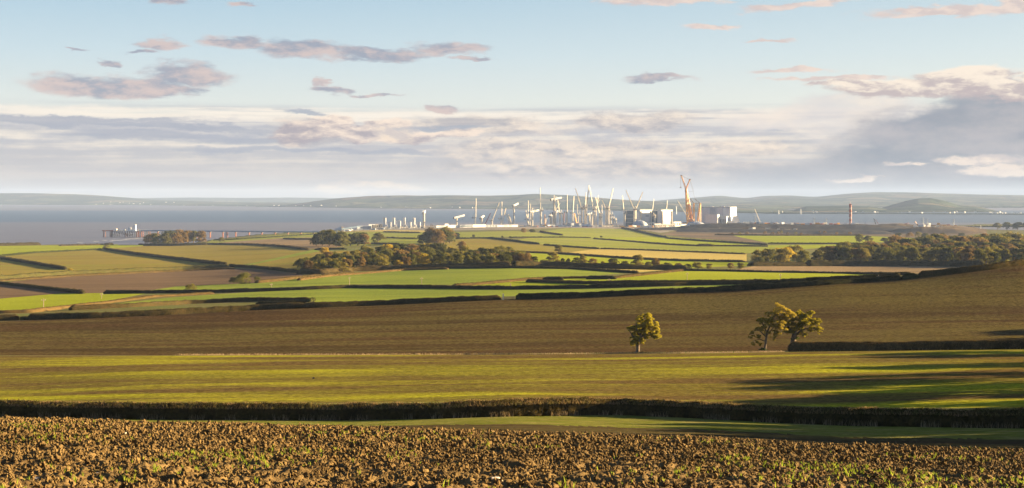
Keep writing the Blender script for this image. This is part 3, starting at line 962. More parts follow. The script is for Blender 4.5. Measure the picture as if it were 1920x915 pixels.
def rock_mesh(seed, sub=2, squash=(1, 1, .8), amp=.45, freq=1.6):
    bm = bmesh.new()
    bmesh.ops.create_icosphere(bm, subdivisions=sub, radius=1.0)
    for v in bm.verts:
        n = mnoise.fractal(v.co * freq + Vector((seed * 7.1, seed * 3.3, 0)), 1.0, 2.0, 3)
        v.co *= (1 + amp * n * 1.4)
        v.co.x *= squash[0]; v.co.y *= squash[1]; v.co.z *= squash[2]
    me = bpy.data.meshes.new('rock')
    bm.to_mesh(me); bm.free()
    return me


def scatter(name, P, rot, scl, idx, sources, label):
    """instances of the source meshes on given points, one object"""
    src = bpy.data.collections.new(name + '_sources')
    for i, me in enumerate(sources):
        src.objects.link(bpy.data.objects.new('%s_kind_%02d' % (name, i), me))
    me = bpy.data.meshes.new(name)
    me.vertices.add(len(P))
    me.vertices.foreach_set('co', np.asarray(P, np.float32).ravel())
    for nm, tp, arr in (('rot', 'FLOAT_VECTOR', rot), ('scl', 'FLOAT', scl), ('idx', 'INT', idx)):
        at = me.attributes.new(nm, tp, 'POINT')
        at.data.foreach_set('vector' if tp == 'FLOAT_VECTOR' else 'value', np.asarray(arr, np.int32 if tp == 'INT' else np.float32).ravel())
    o = bpy.data.objects.new(name, me)
    COL.objects.link(o)
    ng = bpy.data.node_groups.new(name, 'GeometryNodeTree')
    ng.interface.new_socket('Geometry', in_out='INPUT', socket_type='NodeSocketGeometry')
    ng.interface.new_socket('Geometry', in_out='OUTPUT', socket_type='NodeSocketGeometry')
    gi = ng.nodes.new('NodeGroupInput'); go = ng.nodes.new('NodeGroupOutput')
    iop = ng.nodes.new('GeometryNodeInstanceOnPoints')
    ci = ng.nodes.new('GeometryNodeCollectionInfo')
    ci.inputs['Collection'].default_value = src
    ci.inputs['Separate Children'].default_value = True
    ci.inputs['Reset Children'].default_value = True
    def attr(nm, tp):
        a = ng.nodes.new('GeometryNodeInputNamedAttribute'); a.data_type = tp
        a.inputs['Name'].default_value = nm
        return a.outputs[0]
    L = ng.links.new
    L(gi.outputs[0], iop.inputs['Points'])
    L(ci.outputs[0], iop.inputs['Instance'])
    iop.inputs['Pick Instance'].default_value = True
    L(attr('idx', 'INT'), iop.inputs['Instance Index'])
    L(attr('rot', 'FLOAT_VECTOR'), iop.inputs['Rotation'])
    L(attr('scl', 'FLOAT'), iop.inputs['Scale'])
    L(iop.outputs[0], go.inputs[0])
    md = o.modifiers.new('scatter', 'NODES')
    md.node_group = ng
    tag(o, label, None, None, 'stuff')
    return o


def near_pts(n, y0=6.0, y1=50.0, umax=.41):
    """random points, even over the ground area"""
    y = np.sqrt(rng.uniform(y0 * y0, y1 * y1, n))
    x = rng.uniform(-1, 1, n) * (umax * y + 3.5)
    return x, y


def build_clods():
    rocks = []
    for i in range(7):
        me = rock_mesh(i + 1, 2, (1, .8, .75), .75, 1.9)
        me.materials.append(M['soil'])
        rocks.append(me)
    x, y = near_pts(190000)
    s = rng.gamma(1.9, .0060, len(x)) + .008
    s = np.minimum(s, .046) * np.clip(y / 20, .75, 1.5)
    z = tz(x, y) + soil_h(x, y) * fade_near(y) + .02 + s * .35
    rot = rng.uniform(0, 6.28, (len(x), 3))
    scatter('soil_clods', np.stack([x, y, z], 1), rot, s, rng.integers(0, 7, len(x)), rocks, 'loose clods of brown soil all over the near field')


build_clods()


def shoot_mesh(seed, nb=4):
    r = random.Random(seed)
    V, Fc = [], []
    for k in range(nb):
        a = r.uniform(0, 6.28); lean = r.uniform(.1, .7); h = r.uniform(.6, 1.0); w = .075
        dx, dy = math.cos(a), math.sin(a)
        px_, py_ = -dy, dx
        i = len(V)
        for t in (0, .4, .75, 1.0):
            off = lean * t * t * .8
            zz = h * t * (1 - .18 * lean * t)
            ww = w * (1 - t * .85)
            bx, by = dx * (off + .03), dy * (off + .03)
            V += [(bx - px_ * ww, by - py_ * ww, zz), (bx + px_ * ww, by + py_ * ww, zz)]
        for j in range(3):
            Fc.append((i + 2 * j, i + 2 * j + 1, i + 2 * j + 3, i + 2 * j + 2))
    me = bpy.data.meshes.new('shoot')
    me.from_pydata(V, [], Fc)
    me.materials.append(M['wheat'])
    return me


def build_shoots():
    x, y = near_pts(120000)
    rowd = np.abs(((x * .34 + y * .94) / .30) % 1.0 - .5)
    d = vnoise(x * .55, y * .22, 31) * .55 + vnoise(x * 2.0, y * 1.2, 32) * .45
    right = np.clip((960 + F * x / y - 1350) / 500, 0, 1) * np.clip((19 - y) / 5, 0, 1)
    keep = (d + right * .42 + (rowd < .2) * .10 + rng.uniform(-.10, .10, len(x))) > .712
    x, y = x[keep], y[keep]
    s = rng.uniform(.035, .080, len(x))
    z = tz(x, y) + soil_h(x, y) * fade_near(y) + .025
    rot = np.stack([rng.uniform(-.25, .25, len(x)), rng.uniform(-.25, .25, len(x)), rng.uniform(0, 6.28, len(x))], 1)
    scatter('wheat_seedlings', np.stack([x, y, z], 1), rot, s, rng.integers(0, 6, len(x)), [shoot_mesh(i, 3 + i % 3) for i in range(6)], 'bright green young wheat shoots sprouting between the clods')


build_shoots()

for k, (px_, row, w, lab) in enumerate([
        (932, 909, 27, 'large pale flat stone at the bottom edge, left of centre'), (70, 907, 16, 'rounded brown stone at the bottom left'), (181, 899, 17, 'pale angular stone low on the left, right of the brown one'),
        (234, 817, 7, 'small pale stone in the left ploughed soil, upper one'), (303, 826, 9, 'pale stone in the soil above the left middle'), (209, 867, 7, 'small white flint standing in the soil, left'),
        (1206, 837, 10, 'white flint near the crest of the soil, right of centre'), (1039, 853, 7, 'small white stone in the middle of the soil'), (1341, 834, 9, 'pale stone on the crest of the soil below the oaks'),
        (1603, 889, 10, 'pale stone low on the right among wheat shoots'), (1652, 897, 8, 'small pale stone near the bottom right'), (816, 894, 11, 'brownish pale stone right of the large flat stone\'s left end'),
        (1735, 913, 16, 'pale stone cut by the bottom edge at the right'), (1034, 868, 8, 'whitish chip of flint below the middle stone')]):
    x, y, z = hit(px_, row, 9.5)
    me = rock_mesh(40 + k, 2, (1, .7, .42), .35, 1.1)
    me.materials.append(M['flint'])
    o = bpy.data.objects.new('stone', me)
    COL.objects.link(o)
    o.location = (x, y, z + .045)
    o.rotation_euler = (.2 * math.sin(k), .3, k * 1.3)
    o.scale = (w * mpp(y) / 2,) * 3
    tag(o, lab, 'stone', 'pale stones in the ploughed soil')


# ------------------------------------------------------------------ hedges
def leaf_quads(C, size, r, up=0.0):
    """random small quads round the centres C"""
    n = len(C)
    a = r.normal(size=(n, 3)); a /= np.linalg.norm(a, axis=1)[:, None]
    c = r.normal(size=(n, 3)); b_ = np.cross(a, c); b_ /= np.linalg.norm(b_, axis=1)[:, None] + 1e-9
    s = (size * r.uniform(.6, 1.3, n))[:, None]
    a = a * s * .5; b_ = b_ * s * .38
    V = np.stack([C - a - b_ * .4, C + b_ - a * .1, C + a + b_ * .1, C - b_ + a * .2], 1).reshape(-1, 3)
    return V, np.arange(4 * n).reshape(n, 4)


def path_resample(P, ds):
    P = np.array(P)
    d = np.linalg.norm(np.diff(P[:, :2], axis=0), axis=1)
    s = np.concatenate([[0], np.cumsum(d)])
    n = max(2, int(s[-1] / ds) + 1)
    t = np.linspace(0, s[-1], n)
    return np.stack([np.interp(t, s, P[:, 0]), np.interp(t, s, P[:, 1])], 1), s[-1]


YMAX = {430: 640.0, 118: 190.0, 300: 420.0, 540: 760.0, 560: 900.0}


def hedge(pts, h, w, ymin, label, mat='hedge', leaf=None, density=None, ends=True, name='hedge', group=None, hvar=.12, parts=False):
    P = []
    for (px_, row) in dens(pts, 40):
        x, y, z = hit(px_, row, ymin, YMAX.get(ymin, 6200.0))
        P.append((x, y))
    ym = float(np.mean([p[1] for p in P]))
    ds = min(5.0, max(.5, ym * .0025))
    Q, L = path_resample(P, ds)
    Q = Q.copy()
    for _ in range(3):
        Q[1:-1] = (Q[:-2] + 2 * Q[1:-1] + Q[2:]) / 4
    n = len(Q)
    T = np.gradient(Q, axis=0); T /= np.linalg.norm(T, axis=1)[:, None] + 1e-9
    N = np.stack([-T[:, 1], T[:, 0]], 1)
    r = np.random.default_rng(abs(hash(label)) % 1000 if False else sum(map(ord, label)))
    s = np.linspace(0, L, n)
    hh = h * (1 + hvar * (vnoise(s / 9.0, s * 0, 51) * 2 - 1) + hvar * .8 * (vnoise(s / 1.9, s * 0, 52) * 2 - 1))
    if ends:
        e = np.minimum(s, L - s)
        hh *= np.clip(.55 + e / 2.5, 0, 1)
    prof = np.array([(-.55, -.10), (-.56, .25), (-.50, .62), (-.42, .90), (-.20, 1.0), (.20, 1.0), (.42, .90), (.50, .62), (.56, .25), (.55, -.10)])
    k = len(prof)
    Z0 = tz(Q[:, 0], Q[:, 1])
    V = np.zeros((n, k, 3))
    for j, (a, b_) in enumerate(prof):
        jit = r.uniform(-.09, .09, n) * w
        V[:, j, 0] = Q[:, 0] + N[:, 0] * (a * w + jit)
        V[:, j, 1] = Q[:, 1] + N[:, 1] * (a * w + jit)
        V[:, j, 2] = Z0 + hh * b_ + r.uniform(-.05, .05, n) * h * (b_ > .1)
    idx = np.arange(n * k).reshape(n, k)
    Fq = np.stack([idx[:-1, :-1], idx[1:, :-1], idx[1:, 1:], idx[:-1, 1:]], -1).reshape(-1, 4)
    endf = []
    for q in (0, n - 1):
        for j in range(1, k // 2):
            a = [idx[q, j - 1], idx[q, j], idx[q, k - 1 - j], idx[q, k - j]]
            endf.append(a if q == 0 else a[::-1])
    Fq = np.concatenate([Fq, np.array(endf)])
    Vs = V.reshape(-1, 3)
    # leaves and twigs standing off the surface
    size = leaf or max(.14, ym * .0005)
    m = int(L * (density or min(60, 14 / size)))
    i = r.integers(0, n - 1, m); j = r.integers(0, k - 1, m); u, v = r.random(m)[:, None], r.random(m)[:, None]
    C = (V[i, j] * (1 - u) + V[i + 1, j] * u) * (1 - v) + (V[i, j + 1] * (1 - u) + V[i + 1, j + 1] * u) * v
    C += r.normal(size=C.shape) * size * .35
    LV, LF = leaf_quads(C, size, r)
    allV = np.concatenate([Vs, LV]); allF = np.concatenate([Fq, LF + len(Vs)])
    if not parts:
        o = mesh_obj(name, allV, allF, M[mat])
        tag(o, label, 'hedge', group)
        return o, Q, N, hh, Z0
    root = thing(name, (float(Q[n // 2, 0]), float(Q[n // 2, 1]), float(Z0[n // 2])), label, 'hedge', group)
    o = mesh_obj('foliage', allV - np.array(root.location), allF, M[mat], root)
    return root, Q, N, hh, Z0


def stalks(name, base, hmin, hmax, r, mat, parent=None, wid=.03, label=None, lean=.25):
    """thin upright blades on the base points"""
    n = len(base)
    a = r.uniform(0, 6.28, n)
    d = np.stack([np.cos(a), np.sin(a), np.zeros(n)], 1)
    hgt = r.uniform(hmin, hmax, n)[:, None]
    ln = np.stack([r.normal(0, lean, n), r.normal(0, lean, n), np.ones(n)], 1) * hgt
    V = np.stack([base - d * wid, base + d * wid, base + ln + d * wid * .3, base + ln - d * wid * .3], 1).reshape(-1, 3)
    if parent is not None:
        V = V - np.array(parent.location)
    o = mesh_obj(name, V, np.arange(4 * n).reshape(n, 4), M[mat], parent)
    return o


def near_hedge(pts, h, w, ymin, label, topd, footd):
    root, Q, N, hh, Z0 = hedge(pts, h, w, ymin, label, 'hedge_near', leaf=.17, density=230, parts=True, hvar=.07)
    r = np.random.default_rng(5)
    n = len(Q)
    L = float(np.sum(np.linalg.norm(np.diff(Q, axis=0), axis=1)))
    m = int(L * topd)
    i = r.integers(0, n, m); a = r.uniform(-.62, .62, m)
    B = np.stack([Q[i, 0] + N[i, 0] * a * w, Q[i, 1] + N[i, 1] * a * w, Z0[i] + hh[i] * (1 - .35 * np.abs(a)) - .1], 1)
    B[:, :2] += r.normal(0, .15, (m, 2))
    stalks('top_twigs', B, .12, .42, r, 'hedgetop', root, .035, lean=.5)['kind'] = 'stuff'
    m = int(L * footd)
    i = r.integers(0, n, m)
    tuft = vnoise(i / n * L / 1.3, i * 0.0, 77)
    i = i[tuft > .42]; m = len(i)
    side = np.where(N[i, 1] > 0, -1.0, 1.0)
    a = side * r.uniform(.45, .75, m)
    B = np.stack([Q[i, 0] + N[i, 0] * a * w, Q[i, 1] + N[i, 1] * a * w, Z0[i] - .1], 1)
    B[:, :2] += r.normal(0, .12, (m, 2))
    B[:, 2] = tz(B[:, 0], B[:, 1]) - .05
    stalks('dry_grass', B, .25, .85, r, 'straw', root, .028, lean=.2)['kind'] = 'stuff'
    return root


near_hedge([(-260, 779), (-60, 780), (60, 782), (320, 786), (640, 787), (800, 785), (960, 780), (1150, 777), (1280, 782), (1450, 792), (1600, 798), (1920, 803), (2300, 806)], 1.95, 1.9, 118, 'long dark clipped hedge winding across the whole foreground', 190, 34)
near_hedge([(1478, 659), (1600, 658), (1760, 656), (1920, 654), (2300, 651)], 2.3, 2.0, 300, 'thick dark hedge running right from the foot of the right hand oak', 30, 8)

HEDGES = [
    # outline of base, height, width, ymin, label, material
    ([(-300, 608), (-80, 604), (36, 600)], 2.3, 2.2, 430, 'dark hedge at the far left end of the brown hillside, before the gap', 'hedge'),
    ([(37, 600), (50, 599.5)], 2.2, 2.2, 430, 'short sunlit bush filling the gap in the hillside hedge, left', 'hedgegreen'),  # lit bush, its sunlight painted as a lighter leaf colour
    ([(51, 600), (160, 597), (320, 590), (480, 581), (640, 575), (800, 568), (938, 561.5)], 2.3, 2.2, 430, 'long dark hedge along the top of the brown hillside, left of the field gate gap', 'hedge'),
    ([(967, 561), (1120, 556.5), (1280, 549.5), (1440, 541.5), (1600, 530.5), (1690, 524)], 2.3, 2.2, 430, 'dark hedge along the top of the brown hillside, right of the gap', 'hedge'),
    ([(1692, 524), (1720, 520.5)], 2.1, 2.0, 430, 'short sunlit piece of the hillside hedge where the far fields end', 'hedgegreen'),  # sunlight on this piece is put into the lighter leaf material
    ([(1722, 520), (1800, 512), (1860, 504), (1920, 496), (2100, 478), (2400, 440)], 2.4, 2.2, 430, 'dark hedge on the skyline of the brown hillside at the right', 'hedge'),
    ([(130, 582), (250, 576), (350, 570), (480, 565), (580, 565)], 2.2, 2, 560, 'dark hedge above the rough tan strip, left', 'hedge'),
    ([(480, 571), (540, 569), (576, 568)], 1.2, 1.6, 540, 'low dark hedge stub beside the tan strip', 'hedge'),
    ([(580, 568), (588, 565)], 2.0, 2, 560, 'sunlit round end of the hedge above the tan strip', 'hedgegreen'),  # lit end of the dark hedge, painted with lighter leaves
    ([(195, 551), (300, 550), (400, 549), (480, 547), (657, 540), (804, 541), (960, 543), (1137, 540), (1300, 535), (1440, 532), (1600, 528), (1688, 524)], 2.3, 2.2, 640, 'long dark hedge between the two blue green fields', 'hedge'),
    ([(100, 581), (150, 574), (200, 569), (290, 557), (400, 551)], 1.4, 2.6, 600, 'rough tan hedgerow beside the bright left field', 'hedgetan'),
    ([(-300, 596), (0, 590), (60, 586), (110, 580)], 1.7, 3, 600, 'low ragged hedge along the bottom of the bright left field', 'hedgetan'),
    ([(560, 526), (620, 518), (690, 513), (760, 507), (840, 505)], 1.8, 2.6, 640, 'thin tan hedge below the middle wood', 'hedgetan'),
    ([(605, 519), (660, 513)], 2.6, 2.4, 700, 'short dark hedge at the foot of the middle wood', 'hedge'),
    ([(480, 531), (515, 528), (560, 522), (600, 519)], 2.2, 3, 680, 'sunlit green hedge left of the middle wood\'s foot', 'hedgetan'),
    ([(840, 503.5), (960, 503), (1080, 505), (1150, 510), (1196, 513)], 2.3, 2.2, 800, 'dark hedge along the top of the broad blue green field', 'hedge'),
    ([(850, 538), (900, 534), (960, 528), (1000, 525), (1040, 523), (1100, 522), (1155, 522), (1200, 517), (1280, 508)], 1.8, 2.4, 640, 'long tan sunlit hedge rising between green and lime fields', 'hedgetan'),
    ([(1100, 523.5), (1155, 523.5)], 2.4, 2.4, 620, 'short dark hedge in front of the tan sunlit hedge', 'hedge'),
    ([(1018, 525), (1056, 525)], 2.3, 2.4, 620, 'dark bushy piece of hedge at the left tip of the lime field', 'hedge'),
    ([(988, 529), (1100, 532.5), (1200, 531.5), (1300, 530.5), (1435, 530)], 2.1, 2.2, 620, 'dark hedge under the lime field', 'hedge'),
    ([(1280, 508), (1360, 509), (1440, 511), (1600, 513.5), (1705, 515.5)], 1.8, 2, 800, 'dark hedge between the lime field and the pinkish tan field', 'hedge'),
    ([(-200, 527), (0, 533), (60, 540), (110, 546), (155, 551)], 2.6, 2.6, 740, 'dark hedge slanting across the brown ploughed field', 'hedge'),
    ([(-300, 534), (0, 523), (130, 514), (300, 507), (430, 501)], 3.4, 4.0, 850, 'sunlit green hedgerow above the brown ploughed field', 'hedgegreen'),
    ([(-300, 538), (0, 528), (140, 518), (300, 510.5), (440, 504)], 1.8, 2.5, 820, 'low tan hedge along the edge of the brown ploughed field', 'hedgetan'),
    ([(-200, 463), (0, 485), (60, 495), (122, 506)], 3.4, 3.2, 850, 'dark slanting hedge in the olive field at far left', 'hedge'),
    ([(-300, 488), (0, 481), (60, 475), (100, 473), (190, 468)], 2.6, 3.0, 1100, 'ragged sunlit hedge under the coastal field at far left', 'hedgegreen'),
    ([(195, 468), (260, 478), (340, 488), (424, 498)], 3.6, 3.2, 850, 'straight dark hedge slanting down to the right, left fields', 'hedge'),
    ([(430, 500), (480, 503), (520, 507), (560, 512)], 3.0, 3.0, 900, 'dark hedge joining the slanting hedge to the middle wood', 'hedge'),
    ([(260, 459), (330, 460), (380, 458), (480, 459.5), (530, 463), (577, 469)], 3.0, 3.0, 1100, 'dark hedge from the coastal copse to the oak clump', 'hedge'),
    ([(590, 469), (650, 468)], 3.0, 3.0, 1100, 'short dark hedge under the oak clump', 'hedge'),
    ([(112, 461.5), (200, 459), (262, 456.5)], 3.0, 5.0, 1500, 'dark cliff top hedge left of the coastal copse', 'hedge'),
    ([(532, 448), (586, 449.5)], 2.6, 3, 1500, 'thin dark hedge left of the oak clump', 'hedge'),
    ([(400, 451), (450, 449), (480, 447), (533, 444), (590, 440)], 3.0, 4, 1500, 'scrubby hedge on the shore under the jetty', 'hedgegreen'),
    ([(719, 435.5), (787, 437)], 2.8, 3, 1700, 'thin dark hedge just below the silos', 'hedge'),
    ([(701, 446), (781, 448)], 2.6, 3, 1500, 'dark hedge between the oak clump and the round copse', 'hedge'),
    ([(695, 457.5), (750, 458.5)], 3.0, 3, 1300, 'dark hedge behind the top edge of the middle wood', 'hedge'),
    ([(855, 448), (920, 447), (960, 452), (1010, 458.5)], 2.9, 3, 1300, 'dark hedge curving above the olive field with the lone tree', 'hedge'),
    ([(1020, 460), (1060, 463), (1122, 467)], 2.6, 3, 1300, 'dark hedge behind the small lone round tree', 'hedge'),
    ([(1126, 467), (1196, 469), (1300, 473), (1397, 477)], 2.1, 2.6, 1300, 'thin dark hedge above the golden stubble', 'hedge'),
    ([(852, 473.5), (920, 472.5), (990, 474), (1060, 477), (1184, 486), (1290, 490), (1397, 492)], 2.7, 3, 1050, 'dark hedge below the golden stubble', 'hedge'),
    ([(1013, 435), (1030, 438), (1054, 441.5)], 3.2, 3.2, 1600, 'short dark hedge below the site at the crest field', 'hedge'),
    ([(960, 446), (1060, 445.5), (1107, 446.5)], 2.2, 3, 1600, 'thin dark hedge under the crest field', 'hedge'),
    ([(1113, 448), (1180, 453), (1240, 458), (1305, 461.5), (1440, 462.5)], 2.6, 3, 1500, 'dark hedge below the bright green wedge', 'hedge'),
    ([(1249, 447), (1330, 453), (1438, 459.5)], 3.0, 3, 1600, 'dark hedge above the bright green wedge', 'hedge'),
    ([(1166, 428), (1200, 435), (1249, 446)], 3.4, 3.4, 1700, 'dark hedge along the edge of the crest field by the earthworks', 'hedge'),
    ([(1306, 462), (1338, 462)], 4.6, 5, 1500, 'short bushy hedge above the light green field', 'hedge'),
    ([(1440, 457), (1530, 457.5), (1610, 457)], 2.6, 3, 1500, 'dark hedge under the yellow green field, right', 'hedge'),
    ([(1340, 441), (1440, 442), (1540, 442), (1620, 442)], 4.0, 5, 1600, 'ragged brown hedge at the foot of the spoil bank', 'hedgetan'),
    ([(1787, 427), (1850, 426), (1920, 426), (2100, 425)], 4.0, 6, 3000, 'dark hedge on the shore at far right', 'hedge'),
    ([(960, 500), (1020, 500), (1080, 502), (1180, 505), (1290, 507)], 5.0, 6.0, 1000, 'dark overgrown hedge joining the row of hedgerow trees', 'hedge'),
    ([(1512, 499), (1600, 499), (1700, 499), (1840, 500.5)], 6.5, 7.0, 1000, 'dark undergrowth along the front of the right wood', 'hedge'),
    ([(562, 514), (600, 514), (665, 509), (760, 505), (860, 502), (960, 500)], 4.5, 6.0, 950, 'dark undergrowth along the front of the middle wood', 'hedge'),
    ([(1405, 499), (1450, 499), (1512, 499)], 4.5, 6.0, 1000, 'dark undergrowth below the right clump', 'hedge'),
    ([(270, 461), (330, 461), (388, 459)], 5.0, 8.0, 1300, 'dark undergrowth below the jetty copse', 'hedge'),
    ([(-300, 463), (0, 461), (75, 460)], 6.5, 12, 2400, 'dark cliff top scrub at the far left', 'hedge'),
]
for pts, h, w, ym, lab, mt in HEDGES:
    hedge(pts, h * (.84 if h < 3.2 else .9), w, ym, lab, mt)


# pale dry grass along the boundary of young crop and brown field
def verge():
    r = np.random.default_rng(9)
    B = []
    for a, b_, dn in ((330, 660, 900), (660, 1130, 900), (1130, 1470, 1500)):
        p = r.uniform(a, b_, dn)
        for q in p:
            row = np.interp(q, [330, 660, 960, 1200, 1470], [665, 664.5, 662.5, 660.5, 659])
            x, y, z = (q - 960) / F * 362, 362 + r.normal(0, 1.0), 0
            B.append((x, y, tz1(x, y)))
    o = stalks('dry_verge_grass', np.array(B), .15, .55, r, 'straw', None, .09)
    tag(o, 'pale dry grass along the boundary below the brown hillside', None, None, 'stuff')


verge()


# ------------------------------------------------------------------ trees
def tube_path(mb, pts, n=7):
    """tapered limb through (x, y, z, r) points as one skin"""
    i0 = len(mb.v)
    for q, (x, y, z, r_) in enumerate(pts):
        a = Vector(pts[min(q + 1, len(pts) - 1)][:3]) - Vector(pts[max(q - 1, 0)][:3])
        a.normalize()
        s = a.orthogonal().normalized(); t = a.cross(s)
        for k in range(n):
            w = 2 * math.pi * k / n
            mb.v.append(tuple(Vector((x, y, z)) + s * (r_ * math.cos(w)) + t * (r_ * math.sin(w))))
    for q in range(len(pts) - 1):
        for k in range(n):
            mb.f.append((i0 + q * n + k, i0 + q * n + (k + 1) % n, i0 + (q + 1) * n + (k + 1) % n, i0 + (q + 1) * n + k))


def crown_mesh(name, H, R, z0, seed, clumps, per, leaf, mat, flat=1.0, blobs=None, sub=.30):
    r = np.random.default_rng(seed)
    if blobs is None:
        C = []
        while len(C) < clumps:
            zc = r.random() ** .85; a = r.uniform(0, 6.283); q = r.uniform(.25, 1.0) ** .5
            wz = float(np.interp(zc, [0, .15, .45, .75, .92, 1.0], [.72, .90, 1.0, .84, .55, .25]))
            p = (math.cos(a) * q, math.sin(a) * q)
            C.append((p[0] * R * wz * .80, p[1] * R * wz * .80, z0 + (H - z0) * (.10 + .80 * zc), R * sub * r.uniform(.7, 1.25)))
    else:
        C = blobs
    allC = []
    for (x, y, z, rr) in C:
        k = int(per * (rr / (R * sub)) ** 2) if blobs is None else int(per * rr * rr)
        d = r.normal(size=(k, 3)); d /= np.linalg.norm(d, axis=1)[:, None]
        d[:, 2] = np.abs(d[:, 2]) * .95 - .35 * (r.random(k))
        rad = rr * (1 - .35 * r.random(k) ** 2)
        q = d * rad[:, None] * np.array([1, 1, .78 * flat])
        q += (mnoise.random() - .5) * 0
        allC.append(np.array((x, y, z)) + q)
    allC = np.concatenate(allC)
    V, Fc = leaf_quads(allC, leaf, r)
    return mesh_obj(name, V, Fc, M[mat])


def trunk_mesh(H, z0, r0, R, seed, mat='bark', limbs=5):
    r = random.Random(seed)
    mb = MB()
    tube_path(mb, [(0, 0, -.6, r0 * 1.5), (0, 0, .4, r0), (.1 * r0, 0, z0, r0 * .8), (.3 * r0, .1, (z0 + H) / 2, r0 * .5), (0, 0, H * .88, r0 * .12)], 6)
    for k in range(limbs):
        a = 6.28 * k / limbs + r.uniform(-.4, .4)
        zz = z0 * r.uniform(.9, 1.5)
        tube_path(mb, [(0, 0, zz, r0 * .5), (R * .35 * math.cos(a), R * .35 * math.sin(a), zz + (H - zz) * .3, r0 * .3), (R * .75 * math.cos(a), R * .75 * math.sin(a), zz + (H - zz) * .55, r0 * .08)], 5)
    return mb


PROTO = {}


def get_proto(kind, mat, k):
    key = (kind, mat, k)
    if key in PROTO: return PROTO[key]
    H, R, z0, flat = {'round': (1.0, .54, .02, 1.0), 'tall': (1.0, .40, .02, 1.0), 'wide': (1.0, .68, .02, .85), 'bush': (1.0, .78, -.10, .9)}[kind]
    sd_ = sum(map(ord, kind + mat)) * 7 + k
    cr = crown_mesh('crown', H, R, z0, sd_, 30, 84, .080, mat, flat, sub=.38)
    tr = trunk_mesh(H, .22, .035, R, sd_).build('trunk', M['bark'])
    COL.objects.unlink(cr); COL.objects.unlink(tr)
    PROTO[key] = (cr.data, tr.data)
    return PROTO[key]


rt = random.Random(3)
NTREE = 0


def tree(px_, row, hpx, kind, mat, label, group=None, ymin=600, name=None, cat=None, xyz=None, hm=None):
    global NTREE
    x, y, z = xyz or hit(px_, row, ymin)
    h = hm or hpx * mpp(y)
    cm, tm = get_proto(kind, mat, rt.randrange(3))
    nm = name or ('bush' if kind == 'bush' else 'tree')
    root = thing(nm, (x, y, z), label, cat or nm, group, rt.uniform(0, 6.28))
    root.scale = (h * rt.uniform(.92, 1.1), h * rt.uniform(.92, 1.1), h)
    for n_, m_ in (('crown', cm), ('trunk', tm)):
        if kind == 'bush' and n_ == 'trunk': continue
        o = bpy.data.objects.new(n_, m_)
        COL.objects.link(o)
        o.parent = root
    NTREE += 1
    return root


BACKROWS = []
ADJ = {'leaf_dark': 'dark green', 'leaf_olive': 'olive green', 'leaf_russet': 'russet brown', 'leaf_gold': 'golden yellow'}


def wood(poly, n, hpx, kinds, mats, where, ymin, group, mind=5.0, seed=1, htaper=None):
    r = random.Random(seed)
    xs = [p[0] for p in poly]; ys = [p[1] for p in poly]
    got = []
    row = max(ys) - .8
    k = 0
    while row > min(ys):
        x = min(xs) + (k % 2) * mind * .5
        while x < max(xs):
            q = (x + r.uniform(-.28, .28) * mind, row + r.uniform(-1.6, 1.2))
            if inside(np.array([q[0]]), np.array([q[1]]), poly)[0]: got.append(q)
            x += mind
        row -= n; k += 1
    for p in got:
        if where == 'the right wood' and p[1] < min(ys) + .42 * (max(ys) - min(ys)):
            x, y, z = hit(p[0], p[1], ymin)
            BACKROWS.append((x, y, z, r.uniform(*hpx) * mpp(y)))
            continue
        m = r.choices([a for a, _ in mats], [b_ for _, b_ in mats])[0]
        h = r.uniform(*hpx)
        fx = (p[0] - min(xs)) / (max(xs) - min(xs)); fy = (p[1] - min(ys)) / (max(ys) - min(ys))
        big = len(got) > 25
        col = ['far left end', 'left part', 'left middle', 'centre', 'right middle', 'right part', 'far right end'][min(6, int(fx * 7))] if big else ['left end', 'middle', 'right end'][min(2, int(fx * 3))]
        dep = ['back edge', 'upper rows', 'inner rows', 'lower rows', 'front edge'][min(4, int(fy * 5))] if big else ['back', 'front'][min(1, int(fy * 2))]
        tree(p[0], p[1], h, r.choice(kinds), m, '%s autumn tree at the %s of %s, %s' % (ADJ[m], dep, where, col), group, ymin)


MIXD = [('leaf_dark', 8), ('leaf_olive', 7), ('leaf_russet', 2), ('leaf_gold', 1)]
wood([(560, 513), (575, 503), (620, 493), (680, 484), (760, 478), (830, 478), (850, 484), (960, 484), (985, 498), (960, 499), (760, 503), (665, 508), (600, 514)], 4.6, (19, 25), ['round', 'wide', 'round', 'tall'], MIXD, 'the middle wood', 900, 'trees of the middle wood', 17, 1)
for (p, r_, h, k, m, lab) in [
        (688, 500, 24, 'round', 'leaf_gold', 'bright golden round tree at the front of the middle wood'),
        (722, 504, 14, 'round', 'leaf_gold', 'small golden tree at the front foot of the middle wood'),
        (748, 503, 16, 'wide', 'leaf_gold', 'yellow green spreading tree right of the small golden one'),
        (780, 493, 18, 'round', 'leaf_gold', 'golden tree in the right half of the middle wood'),
        (812, 480, 22, 'tall', 'leaf_gold', 'tall orange gold tree on the upper right of the middle wood'),
        (797, 476, 20, 'round', 'leaf_gold', 'orange gold tree near the top edge of the middle wood'),
        (845, 482, 20, 'tall', 'leaf_gold', 'golden tree at the right end of the middle wood'),
        (608, 478, 15, 'round', 'leaf_gold', 'pale golden tree on the upper left of the middle wood'),
        (578, 512, 24, 'round', 'leaf_dark', 'dark green tree at the lower left corner of the middle wood'),
        (612, 512, 24, 'wide', 'leaf_olive', 'large pale olive willow at the lower left of the middle wood'),
        (640, 511, 21, 'wide', 'leaf_olive', 'rounded olive willow beside the larger willow')]:
    tree(p, r_, h, k, m, lab, None, 900)
